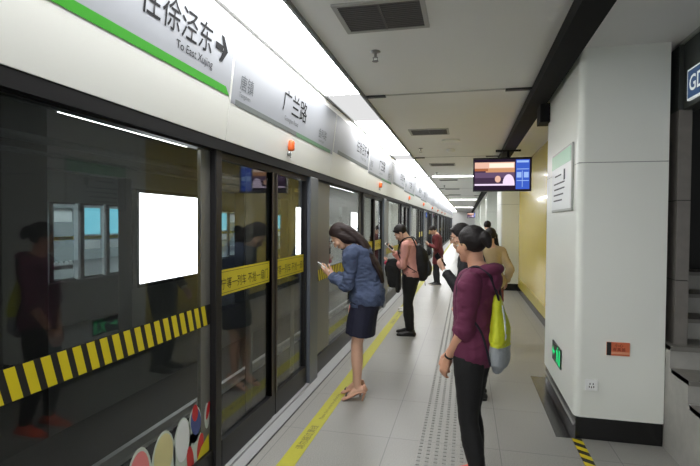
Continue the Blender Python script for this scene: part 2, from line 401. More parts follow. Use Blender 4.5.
# ------------------------------------------------------------------ track side
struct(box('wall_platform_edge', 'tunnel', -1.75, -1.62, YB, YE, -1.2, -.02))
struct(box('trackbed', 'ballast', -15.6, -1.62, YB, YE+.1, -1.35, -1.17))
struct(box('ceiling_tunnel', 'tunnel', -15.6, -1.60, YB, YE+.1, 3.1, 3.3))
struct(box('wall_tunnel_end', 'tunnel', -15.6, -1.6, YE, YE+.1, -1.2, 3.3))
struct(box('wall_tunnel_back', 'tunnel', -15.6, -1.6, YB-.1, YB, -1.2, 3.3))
for x, lab in ((-2.43, 'steel running rail of the near track closest to the platform'), (-3.87, 'shiny steel running rail seen through the glass')):
    pr = [(-.07, -1.19), (.07, -1.19), (.07, -1.175), (.012, -1.15), (.012, -1.06), (.036, -1.05), (.036, -1.02), (-.036, -1.02), (-.036, -1.05), (-.012, -1.06), (-.012, -1.15), (-.07, -1.175)]
    o = MB().prism(pr, YB, YE, lambda p, a, x=x: (x+p[0], a, p[1])).build('rail', 'rail'); tag(o, lab, 'rail', 'rails of the near track')
# wall between the tracks with openings
ops = [(5.2, 6.82), (9.35, 10.9), (12.4, 13.9), (16.9, 18.4), (20.0, 21.5), (24.4, 25.9), (27.5, 29)]
struct(box('wall_between_tracks_near', 'tunnel', -5.45, -5.2, YB, 5.2, -1.17, 3.1)); pw = MB(); y = 5.2
for a, b_ in ops:
    if a > y: pw.box(-5.45, -5.2, y, a, -1.17, 3.1)
    y = b_
pw.box(-5.45, -5.2, y, YE, -1.17, 3.1)
for a, b_ in ops: pw.box(-5.45, -5.2, a, b_, 2.3, 3.1); pw.box(-5.45, -5.2, a, b_, -1.17, -.35)
struct(pw.build('wall_between_tracks', 'tunnel_wall'))
for j in range(4):
    y0 = 6.89+7.45*j; z0, z1 = .61, 2.08
    e = empty('advertising_lightbox', (-5.2, y0, z0)); tag(e, 'blank glowing white advertising lightbox on the track wall, %s from the camera' % ORD[j], 'lightbox', 'advertising lightboxes across the track')
    MB().box(0.0, .09, -.06, 1.93, -.06, z1-z0+.06).build('box_frame', 'dark_frame', e)
    MB().box(.088, .10, 0, 1.87, 0, z1-z0).build('lit_panel', 'lightbox', e)
for z, r_ in ((2.62, .05), (2.45, .03)):
    o = MB().cyl((-5.12, YB, z), (-5.12, YE, z), r_, 12).build('pipe', 'tunnel_band', None, True)
    tag(o, 'thick grey pipe along the track wall above the lightbox' if r_ > .04 else 'thin grey conduit just below the thick pipe on the track wall', 'pipe')
for y in (7.0, 11.5, 16.0, 20.5, 25):
    MB
# far side platform with its own screen doors
struct(box('floor_far', 'opp_grey', -15.6, -10.3, YB, YE, -1.17, 0))
struct(box('wall_far', 'opp_wall', -15.6, -15.4, YB, YE, 0, 3.1))
struct(box('wall_far_header', 'opp_wall', -10.7, -10.4, YB, YE, 2.1, 3.1))
struct(box('trim_8', 'opp_grey', -10.5, -10.4, YB, YE, -.0, .02))
def far_door(y, j):
    e = empty('far_screen_panel', (-10.4, y, 0)); tag(e, 'screen panel of the opposite platform seen through the glass, %s one' % ORD[j], 'glass panel', 'screen panels of the opposite platform')
    MB().box(-.08, 0, 0, .14, 0, 2.1).box(-.08, 0, .14, .86, 0, .06).box(-.08, 0, .14, .86, 2.05, 2.1).build('panel_frame', 'opp_grey', e)
    MB().box(-.05, -.045, .14, .86, .06, 2.05).build('glass_pane', 'far_glass', e)
    MB().box(-.044, -.040, .14, .86, 1.10, 1.19).build('safety_film', 'yellow_film', e)
    if j % 3 == 1:
        MB().box(-.044, -.040, .2, .80, 1.58, 1.95).build('poster', 'backlit_paper', e)
        s = MB().box(-.044, -.040, .16, .84, .08, .42)
        for cy in (.26, .42, .6, .74): blob2(s, cy, .42, .09, .12, -.044, th=.004)
        s.build('sticker', 'backlit_paper', e)
    else:
        MB().box(-.044, -.040, .2, .80, 1.24, 1.98).build('poster', 'cyan_glow', e)  # backlight from the platform behind is put in as the poster's glow
        MB().box(-.044, -.040, .2, .80, .82, 1.06).build('poster', 'backlit_paper', e)
    return e
j = 0
for y in (9.5, 10.45, 11.5, 12.5, 13.4, 18.4, 19.3, 20.2, 21.1, 24.2, 25.1, 26.0):
    far_door(y, j); j += 1
for y in (8, 14, 20, 26, 32, 38):
    o = MB().box(-12.0, -11.6, y, y+4.2, 3.05, 3.1).build('ceiling_light', 'lamp_far'); tag(o, 'long ceiling lamp over the opposite platform', 'ceiling light', 'lamps over the opposite platform')

# ------------------------------------------------------------------ platform floor markings
e = MB().box(-1.215, -1.095, YB, YE, 0, .002).build('safety_line', 'yellow_floor'); tag(e, 'long yellow safety line on the floor along the platform edge', 'floor line')
for yy in (3.3, 7.8, 12.3):
    M = frame((-1.125, yy, .0025), (0, 1, 0), (-1, 0, 0), (0, 0, 1))
    text('lettering', '请勿越过黄线', .07, M, 'ink_olive', e)
    M = frame((-1.135, yy+.55, .0025), (0, 1, 0), (-1, 0, 0), (0, 0, 1)); text('lettering', "Please don't cross the yellow line", .045, M, 'ink_olive', e)
tb = MB()
for xi in range(6):
    x = -.30+xi*.058; y = 2.4
    while y < 16:
        tb.box(x-.012, x+.012, y, y+.03 if y < 10 else y+.06, 0, .004); y += .055 if y < 10 else .11
t = tb.build('tactile_studs', 'tactile_steel'); tag(t, 'strip of small steel tactile studs set in the grey floor', 'tactile paving', kind='stuff')

# ------------------------------------------------------------------ pillars, yellow walls
PX, PXR = .815, 1.42
def pillar(y0, y1, lab, full):
    e = empty('pillar', (PX, y0, 0)); tag(e, lab, 'pillar', 'white clad platform pillars')
    wdt = PXR-PX; L = y1-y0; rd = .05; z0 = .17
    for a, b_, nm in ((z0, 2.085, 'cladding'), (2.09, ZC, 'cladding')):
        pts = [(rd*(1-math.cos(t)), rd*(1-math.sin(t))) for t in [math.pi/2*i/6 for i in range(7)]]
        pts = pts[::1]
        poly = pts+[(0+0, rd)] if False else pts
        poly = [(p[0], p[1]) for p in pts] + [(wdt, 0), (wdt, L), (rd*0, L)]
        poly = [(0, L)] + poly[:7] + [(wdt, 0), (wdt, L)]
        o = MB().prism(poly, a, b_, lambda p, a: (p[0], p[1], a)).build(nm, 'pillar_white', e)
    MB().box(.004, wdt, .004, L, 2.085, 2.09).build('panel_joint', 'joint_grey', e)
    MB().box(.012, wdt, .012, L, 0, z0).build('skirting', 'granite_black', e)
    MB().box(.0, .012, .05, L, .085, .095).build('skirting_trim', 'trim_light', e)
    return e
pillar(3.98, 5.42, 'broad white clad pillar in the right foreground with exit sign and socket', True)
pillar(12.4, 13.8, 'white clad pillar behind the tan jacket woman', True)
pillar(20.8, 22.2, 'white clad pillar third along the platform', True)
for kk, y in enumerate((29.2, 37.6, 46.0)): pillar(y, y+1.4, 'white clad pillar %s along the platform, far off' % ORD[kk+3], False)
for kk, (a, b_) in enumerate(((5.42, 12.4), (13.8, 20.8), (22.2, 29.2), (30.6, 37.6), (39, 46))):
    w_ = MB().box(1.24, 1.5, a, b_, .30, ZC).build('wall_right_%d' % (kk+1), 'wall_yellow' if kk == 0 else 'pillar_white'); struct(w_)
    struct(MB().box(1.236, 1.5, a, b_, .12, .30).build('baseboard_right_%d' % (kk*2+1), 'wall_yellow_deep' if kk == 0 else 'pillar_white'))
    struct(MB().box(1.225, 1.5, a, b_, 0, .12).build('baseboard_right_%d' % (kk*2+2), 'granite_black'))
struct(box('trim_9', 'granite_black', .69, .832, 3.98, 5.5, 0, .003))
# hazard tape on the floor by the pillar
e = MB().box(.80, .87, 1.6, 4.0, 0, .002).build('floor_tape', 'black_tape'); tag(e, 'yellow black hazard tape on the floor at the pillar corner', 'hazard tape')
b = MB(); y = 1.62
while y < 3.88:
    b.add([(.80, y+.05, .003), (.87, y, .003), (.87, y+.062, .003), (.80, y+.112, .003)], [(0, 1, 2, 3)]); y += .125
b.build('tape_bars', 'yellow', e, fix=False)
# information board on the pillar's platform face
e = empty('information_board', (PX, 0, 0)); tag(e, 'white framed notice board with pale green top on the pillar side', 'notice board')
MB().box(-.016, -.001, 4.13, 5.03, 1.735, 2.27).build('board_frame', 'trim_light', e, bevel=.004)
MB().box(-.019, -.016, 4.15, 5.01, 1.755, 2.25).build('sheet', 'paper', e)
MB().box(-.021, -.019, 4.15, 5.01, 2.13, 2.25).build('title_band', 'sign_green', e)
b = MB()
for z, a, c in ((2.05, 4.55, 4.85), (1.98, 4.4, 4.9), (1.93, 4.4, 4.88), (1.88, 4.45, 4.9), (1.83, 4.5, 4.9)): b.box(-.0205, -.019, a, c, z, z+.012)
b.box(-.0205, -.019, 4.38, 4.44, 2.0, 2.09)
b.build('printed_lines', 'ink_grey', e)
# exit sign
e = empty('exit_sign', (PX, 4.7, .455)); tag(e, 'small green lit exit sign low on the pillar side', 'exit sign')
MB().box(-.012, -.001, -.2, .2, -.085, .085).build('sign_plate', 'black', e)
g = MB()
def xq(pts): g.prism(pts, -.0135, -.012, lambda p, a: (a, -p[0], p[1]))
xq([(-.17, -.012), (-.07, -.012), (-.07, .012), (-.17, .012)]); xq([(-.19, 0), (-.14, .045), (-.14, -.045)])
xq([(.02, .02), (.05, .05), (.09, .03), (.07, -.02), (.03, -.03)]); xq([(.035, -.02), (.06, -.02), (.02, -.07), (-.01, -.07)]); xq([(.06, -.02), (.085, -.02), (.12, -.06), (.1, -.07)])
xq([(.0, .04), (.05, .05), (.05, .03), (.0, .02)]); xq([(.06, .06), (.08, .06), (.09, .075), (.075, .083), (.058, .075)]); xq([(.135, -.07), (.18, -.07), (.18, .07), (.135, .07)])
g.build('running_figure', 'exit_green', e)
# orange notice and socket on the front
e = empty('orange_notice', (1.03, 3.98, .655)); tag(e, 'orange notice plate with black left edge on the pillar front', 'notice')
MB().box(0, .155, -.012, -.001, 0, .098).build('plate', 'orange', e)
MB().box(0, .03, -.0135, -.012, 0, .098).build('black_edge', 'black', e)
MB().box(.03, .155, -.0135, -.012, .012, .028).build('pale_band', 'orange_pale', e)
M = frame((.052, -.0137, .066), (1, 0, 0), (0, 0, 1), (0, -1, 0)); text('lettering', '小心', .028, M, 'orange_deep', e, space=1.2, bold=.02)
M = frame((.040, -.0137, .036), (1, 0, 0), (0, 0, 1), (0, -1, 0)); text('lettering', '有高差', .028, M, 'orange_deep', e, space=1.1, bold=.02)
e = empty('wall_socket', (.888, 3.98, .38)); tag(e, 'white wall socket low on the pillar front', 'socket')
MB().box(0, .085, -.018, -.001, 0, .082).build('cover_plate', 'plate_white', e, bevel=.003)
b = MB()
for x, z in ((.03, .052), (.052, .052), (.041, .028), (.026, .03), (.056, .03)): b.box(x-.003, x+.003, -.0188, -.018, z-.007, z+.007)
b.build('socket_holes', 'ink', e)

# ------------------------------------------------------------------ black ceiling beam, screens
struct(MB().box(.60, .78, YB, YE, 2.84, ZC).build('trim_10', 'beam_black'))
o = MB().box(.72, .832, 5.3, 5.55, 2.66, 2.85).build('beam_bracket', 'beam_black', bevel=.004); tag(o, 'dark bracket box under the ceiling beam at the white pillar', 'bracket')
emit('scr_bg', S(40, 28, 46), 0.300); emit('scr_sky', S(226, 180, 160), 0.330); emit('scr_band', S(250, 225, 205), 0.360); emit('scr_blue', S(60, 92, 190), 0.330); emit('scr_lite', S(150, 180, 235), 0.330)
emit('scr_tan', S(206, 150, 110), .3); emit('scr_dusk', S(104, 82, 110), .3); emit('scr_pink', S(235, 215, 240), 0.330); emit('scr_warm', S(170, 104, 70), 0.300); emit('scr_dark', S(70, 52, 74), 0.300)
def screen(x, y, lab, tilt=0):
    e = empty('hanging_screen', (x, y, 2.16)); tag(e, lab, 'screen', 'information screens hung from the beam')
    W, Hh = .93, .56
    MB().box(-W/2, W/2, 0, .09, 0, Hh).build('casing', 'screen_case', e, bevel=.006)
    MB().cyl((.1, .05, Hh), (.1, .05, .70), .02, 12).box(-.1, .3, .03, .07, .66, .69).build('hanger', 'beam_black', e)
    d = MB().box(-W/2+.015, W/2-.02, -.003, 0, .02, Hh-.03).build('display', 'scr_bg', e)
    def p(m, a, b_, c, f, dy=-.004): return MB().box(-W/2+a*W, -W/2+b_*W, dy, -.003, c*Hh, f*Hh).build('picture', m, d)
    p('scr_dark', .03, .715, .20, .86); p('scr_sky', .03, .715, .66, .86, -.0045); p('scr_band', .28, .70, .70, .83, -.005); p('scr_warm', .03, .26, .60, .68, -.0055); p('scr_tan', .22, .715, .56, .68, -.005); p('scr_dusk', .03, .715, .40, .56, -.005); p('scr_pink', .03, .715, .17, .22, -.005)
    p('scr_blue', .735, .965, .06, .93); p('scr_lite', .75, .955, .64, .66, -.005); p('scr_lite', .75, .955, .30, .32, -.005); p('scr_lite', .84, .85, .12, .60, -.005); p('scr_lite', .75, .95, .84, .90, -.005); p('scr_lite', .75, .83, .40, .56, -.005); p('scr_lite', .87, .95, .40, .56, -.005)
    m = MB(); n = 14
    m.prism([(-W/2+.615*W+.1*W*math.cos(math.pi*t/n), .22*Hh+.28*Hh*math.sin(math.pi*t/n)) for t in range(n+1)], -.006, -.0045, lambda q, a: (q[0], a, q[1])); m.build('picture', 'scr_pink', d)
    m = MB(); m.prism([(-W/2+.43*W+.05*W*math.cos(2*math.pi*t/n), .36*Hh+.1*Hh*math.sin(2*math.pi*t/n)) for t in range(n)], -.006, -.0045, lambda q, a: (q[0], a, q[1])); m.build('picture', 'scr_sky', d)
screen(.57, 8.5, 'lit flat screen hung from the ceiling beam in the middle of the photo')
screen(.57, 52.0, 'tiny far off hanging screen at the end of the black beam')

# ------------------------------------------------------------------ ceiling fittings
for kk in range(6):
    y = 2.87+4.05*kk
    e = empty('ceiling_vent', (-.53, y, ZC)); tag(e, 'dark square air vent in the ceiling, %s from the camera' % ORD[kk], 'vent', 'air vents along the ceiling')
    fr = MB(); a, c = .28, .45
    fr.box(-a, a, 0, .03, -.012, 0).box(-a, a, c-.03, c, -.012, 0).box(-a, -a+.03, .03, c-.03, -.012, 0).box(a-.03, a, .03, c-.03, -.012, 0).build('vent_frame', 'vent_frame', e)
    MB().box(-a+.03, a-.03, .03, c-.03, -.003, -.001).build('backing', 'vent_dark', e)
    sl = MB()
    for q_ in range(14): sl.box(-a+.03, a-.03, .04+q_*.028, .052+q_*.028, -.010, -.002)
    sl.box(-.006, .006, .03, c-.03, -.012, -.002); sl.build('slats', 'vent_dark', e)
for kk, (x, y) in enumerate(((-.69, 3.72), (-.79, 8.7), (-.75, 12.9), (-.75, 17.5))):
    e = empty('sprinkler', (x, y, ZC)); tag(e, 'ceiling sprinkler head between the vents, %s from the camera' % ORD[kk], 'sprinkler', 'sprinkler heads')
    MB().lathe([(.035, 0), (.04, -.008), (.018, -.014)], (0, 0, 0), 18).build('rosette', 'steel', e, True)
    MB().cyl((0, 0, -.012), (0, 0, -.05), .011, 10).cyl((-.015, 0, -.05), (-.015, 0, -.075), .004, 6).cyl((.015, 0, -.05), (.015, 0, -.075), .004, 6).box(-.02, .02, -.006, .006, -.053, -.047).build('sprinkler_body', 'steel', e)
    MB().cyl((0, 0, -.074), (0, 0, -.08), .024, 14).build('deflector', 'steel', e)
o = MB().lathe([(.14, 0), (.15, -.012), (.13, -.022)], (-.25, 7.95, ZC), 28).build('ceiling_speaker', 'pillar_white', None, True); tag(o, 'flat round white disc on the ceiling before the smoke detector', 'ceiling speaker')
o = MB().lathe([(.075, 0), (.078, -.02), (.05, -.05), (.03, -.06)], (-.28, 8.95, ZC), 24).build('smoke_detector', 'plate_white', None, True); tag(o, 'small white dome smoke detector on the ceiling by the round disc', 'smoke detector')
# cross joints with slots
for y in (5.0, 9.9, 19.0, 24):
    struct(MB().box(-1.03, .60, y, y+.045, ZC-.004, ZC).build('trim_%d' % int(11+y), 'trim_light'))
    o = MB().box(-1.02, -.82, y-.004, y+.05, ZC-.02, ZC-.003).box(.36, .60, y-.004, y+.05, ZC-.02, ZC-.003).build('ceiling_slot_%d' % int(y), 'black'); struct(o); o.name = 'trim_%d' % int(60+y)
for kk, y in enumerate((0.0, 14.0, 28.0, 42.0)):
    o = MB().box(-.93, .55, y, y+.10, ZC-.015, ZC).build('cross_light', 'lamp_line'); tag(o, 'slim white lamp set across the ceiling, %s along the platform' % ORD[kk], 'ceiling light', 'lamps across the ceiling')

# ------------------------------------------------------------------ stair on the right
SX = 1.425
pts = [(1.8, 0)]
y, z = 2.7, 0
prof = [(2.7, 0)]
for kk in range(8):
    z += .1525; prof.append((y, z)); y += .30; prof.append((y, z))
prof += [(y, 0)]
pass
o = MB().prism(prof, SX, 3.19, lambda p, a: (a, p[0], p[1])).build('staircase', 'stone_grey'); tag(o, 'grey stone staircase rising beside the white pillar', 'staircase')
nz = MB(); y, z = 2.7, 0
for kk in range(8):
    z += .1525; nz.box(SX, 3.19, y-.012, y+.28, z-.03, z+.001); y += .30
nz.build('treads', 'stone_dark', o)
for kk, (a, c) in enumerate(((.79, 1.225), (1.23, 1.80), (1.805, 2.4))):
    pass
jb = MB().box(1.475, 1.56, 3.97, 4.35, .76, 1.225).box(1.475, 1.56, 3.97, 4.35, 1.23, 1.80).box(1.475, 1.56, 3.97, 4.35, 1.805, 2.45)
struct(jb.build('trim_30', 'jamb_stone', bevel=.003))
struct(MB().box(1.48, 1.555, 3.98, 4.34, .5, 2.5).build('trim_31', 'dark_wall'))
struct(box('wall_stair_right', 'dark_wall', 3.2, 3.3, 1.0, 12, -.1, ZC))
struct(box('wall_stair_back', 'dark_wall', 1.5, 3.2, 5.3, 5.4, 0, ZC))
struct(MB().box(1.50, 1.62, .5, 3.97, 2.45, ZC-.02).build('trim_32', 'fascia'))
struct(MB().box(1.485, 1.63, .5, 4.0, ZC-.025, ZC).build('trim_33', 'trim_light'))
struct(MB().box(1.47, 1.60, 3.97, 4.2, 2.45, ZC-.03).build('trim_34', 'fascia'))
e = empty('blue_sign', (1.50, 3.86, 2.485)); tag(e, 'blue sign with white border at the right edge of the photo', 'sign')
MB().box(-.02, -.001, -.9, 0, 0, .21).build('sign_plate', 'sign_white', e)
MB().box(-.022, -.02, -.888, -.012, .012, .198).build('sign_face', 'sign_blue', e)
M = frame((-.0235, -.035, .055), (0, -1, 0), (0, 0, 1), (-1, 0, 0)); text('lettering', 'GD', .15, M, 'sign_white', e, bold=.015)
h = MB().cyl((1.75, 2.6, 1.05), (1.75, 6.8, 3.19), .022, 12).cyl((1.75, 2.6, 1.05), (1.75, 2.6, .1), .018, 10).cyl((1.75, 4.4, 1.96), (1.75, 4.4, 1.0), .016, 10)

# ------------------------------------------------------------------ people
def loft_raw(rings, side, n=18):
    """rings: (pos, a, b) ; a along side vector, b across"""
    P = [Vector(r[0]) for r in rings]; vs = []; fs = []
    for i, (p, a, b) in enumerate(rings):
        t = (P[min(i+1, len(P)-1)]-P[max(i-1, 0)]).normalized(); sd = Vector(side)
        u = sd-t*sd.dot(t)
        if u.length < 1e-3: u = t.orthogonal()
        u.normalize(); v = t.cross(u)
        vs += [P[i]+u*(a*math.cos(2*math.pi*k/n))+v*(b*math.sin(2*math.pi*k/n)) for k in range(n)]
    m = len(rings)
    for i in range(m-1):
        fs += [(i*n+k, i*n+(k+1) % n, (i+1)*n+(k+1) % n, (i+1)*n+k) for k in range(n)]
    fs += [tuple(range(n-1, -1, -1)), tuple(range((m-1)*n, m*n))]
    return vs, fs
def cat(rings, sub=4):
    """Catmull-Rom refine rings"""
    out = []
    R = [(Vector(r[0]), r[1], r[2]) for r in rings]
    for i in range(len(R)-1):
        a, b, c, d = R[max(i-1, 0)], R[i], R[i+1], R[min(i+2, len(R)-1)]
        for k in range(sub):
            t = k/sub
            def f(p0, p1, p2, p3): return .5*((2*p1)+(p2-p0)*t+(2*p0-5*p1+4*p2-p3)*t*t+(-p0+3*p1-3*p2+p3)*t**3)
            out.append((f(a[0], b[0], c[0], d[0]), max(.002, f(a[1], b[1], c[1], d[1])), max(.002, f(a[2], b[2], c[2], d[2]))))
    out.append(R[-1]); return out
def capped(rings):
    """rounded ends"""
    P = [Vector(r[0]) for r in rings]
    t0 = (P[0]-P[1]).normalized(); t1 = (P[-1]-P[-2]).normalized()
    r0 = min(rings[0][1], rings[0][2]); r1 = min(rings[-1][1], rings[-1][2])
    a = [(P[0]+t0*r0*k, rings[0][1]*math.sqrt(max(.02, 1-k*k)), rings[0][2]*math.sqrt(max(.02, 1-k*k))) for k in (.98, .85, .5)]
    b = [(P[-1]+t1*r1*k, rings[-1][1]*math.sqrt(max(.02, 1-k*k)), rings[-1][2]*math.sqrt(max(.02, 1-k*k))) for k in (.5, .85, .98)]
    return a+list(rings)+b
class Clay:
    def __init__(s): s.mb = MB()
    def tube(s, rings, side=(1, 0, 0), cap=True, sub=4, n=18):
        r = cat(rings, sub) if sub > 1 and len(rings) > 2 else rings
        if cap: r = capped(r)
        s.mb.add(*loft_raw(r, side, n)); return s
    def ell(s, M, rx, ry, rz, n=20, clamp=None):
        vs = []; fs = []; m = n//2
        for i in range(1, m):
            ph = math.pi*i/m
            for k in range(n):
                a = 2*math.pi*k/n; vs.append(Vector((rx*math.sin(ph)*math.cos(a), ry*math.sin(ph)*math.sin(a), rz*math.cos(ph))))
        vs.append(Vector((0, 0, rz))); vs.append(Vector((0, 0, -rz)))
        for i in range(m-2):
            fs += [(i*n+k, (i+1)*n+k, (i+1)*n+(k+1) % n, i*n+(k+1) % n) for k in range(n)]
        fs += [(len(vs)-2, k, (k+1) % n) for k in range(n)] + [(len(vs)-1, (m-2)*n+(k+1) % n, (m-2)*n+k) for k in range(n)]
        if clamp: vs = [clamp(v) for v in vs]
        s.mb.add([M @ v for v in vs], fs); return s
    def bake(s, name, material, parent=None, voxel=.007, smooth=2, wr=0.0, wscale=9.0, extra=None, seed=0):
        o = s.mb.build(name, material)
        md = o.modifiers.new('r', 'REMESH'); md.mode = 'VOXEL'; md.voxel_size = voxel
        if smooth:
            sm = o.modifiers.new('s', 'SMOOTH'); sm.iterations = smooth; sm.factor = .5
        bpy.context.view_layer.update()
        me = bpy.data.meshes.new_from_object(o.evaluated_get(bpy.context.evaluated_depsgraph_get()))
        if wr:
            off = Vector((seed*3.1, seed*1.7, seed*.9)); nor = [v.normal.copy() for v in me.vertices]
            for v, nn in zip(me.vertices, nor):
                p = v.co*wscale+off
                q = Vector((p.x, p.y, p.z*1.7)); f = noise.noise(q+Vector((noise.noise(p*.7)*1.4,)*3)); g = 1-abs(noise.noise(q*1.9))*2
                v.co += nn*(wr*(.6*f+.5*g*.6))
        old = o.data; o.modifiers.clear(); o.data = me; bpy.data.meshes.remove(old); me.name = name
        me.materials.clear(); me.materials.append(MATS[material]); me.shade_smooth()
        if extra: extra(me)
        if parent: o.parent = parent
        return o
def ik(a, b, l1, l2, hint):
    a = Vector(a); b = Vector(b); d = b-a; L = d.length
    if L > (l1+l2)*.995: b = a+d.normalized()*(l1+l2)*.995; d = b-a; L = d.length
    L = max(L, abs(l1-l2)+.02)
    x = (l1*l1-l2*l2+L*L)/(2*L); h = math.sqrt(max(0, l1*l1-x*x)); dn = d.normalized()
    hv = Vector(hint); hv = hv-dn*hv.dot(dn); hv.normalize()
    return a+dn*x+hv*h, b
mat('skin', S(206, 164, 140), .5, 0, 30, .03, spec=.35)
mat('skin_warm', S(196, 148, 122), .5, 0, 30, .03, spec=.35)
mat('lips', S(176, 96, 92), .45)
mat('eye_white', S(225, 222, 216), .3); mat('iris', S(30, 22, 18), .2)
def hair_mat(nm, c):
    m = mat(nm, c, .55, 0, 40, .35, .35, 70, spec=.3)
    nt = m.node_tree
    for n in nt.nodes:
        if n.type == 'TEX_NOISE':
            mp = nt.nodes.new('ShaderNodeMapping'); mp.inputs['Scale'].default_value = (3, 3, .35)
            src = n.inputs['Vector'].links[0].from_socket
            nt.links.new(src, mp.inputs['Vector']); nt.links.new(mp.outputs[0], n.inputs['Vector'])
hair_mat('hair_black', S(30, 26, 26)); hair_mat('hair_brown', S(40, 28, 26))
def denim():
    m = mat('denim', S(72, 84, 112), .85, 0, 11, .5, .5, 260)
denim()
mat('navy', S(22, 24, 46), .8, 0, 20, .15, .2, 200); mat('plum', S(98, 38, 68), .85, 0, 14, .12, .25, 240); mat('plum_dark', S(70, 26, 48), .85)
mat('black_cloth', S(15, 15, 17), .8, 0, 14, .2, .2, 200); mat('pink_shirt', S(206, 148, 138), .8, 0, 12, .08, .2, 220)
mat('charcoal', S(34, 36, 40), .8, 0, 14, .2, .2, 200); mat('maroon', S(104, 38, 42), .8, 0, 12, .15, .2, 200)
mat('suit_black', S(20, 21, 25), .75, 0, 12, .15, .15, 200); mat('white_shirt', S(220, 222, 222), .7); mat('tan', S(180, 160, 126), .8, 0, 12, .1, .2, 200)
mat('red_skirt', S(120, 48, 46), .8, 0, 12, .1); mat('shoe_nude', S(206, 158, 132), .3); mat('shoe_orange', S(226, 92, 62), .55); mat('shoe_black', S(20, 18, 18), .4)
mat('shoe_white', S(222, 222, 222), .5); mat('sole', S(190, 184, 176), .6); mat('phone_white', S(226, 226, 228), .25); mat('phone_dark', S(20, 20, 24), .2)
mat('bag_yellow', S(196, 204, 40), .6, 0, 10, .1, .2, 120); mat('bag_grey', S(150, 156, 160), .6, 0, 10, .06, .2, 120); mat('strap_navy', S(30, 26, 40), .8)
mat('bag_pink', S(214, 70, 104), .6); mat('gold', S(190, 160, 110), .3, .8)

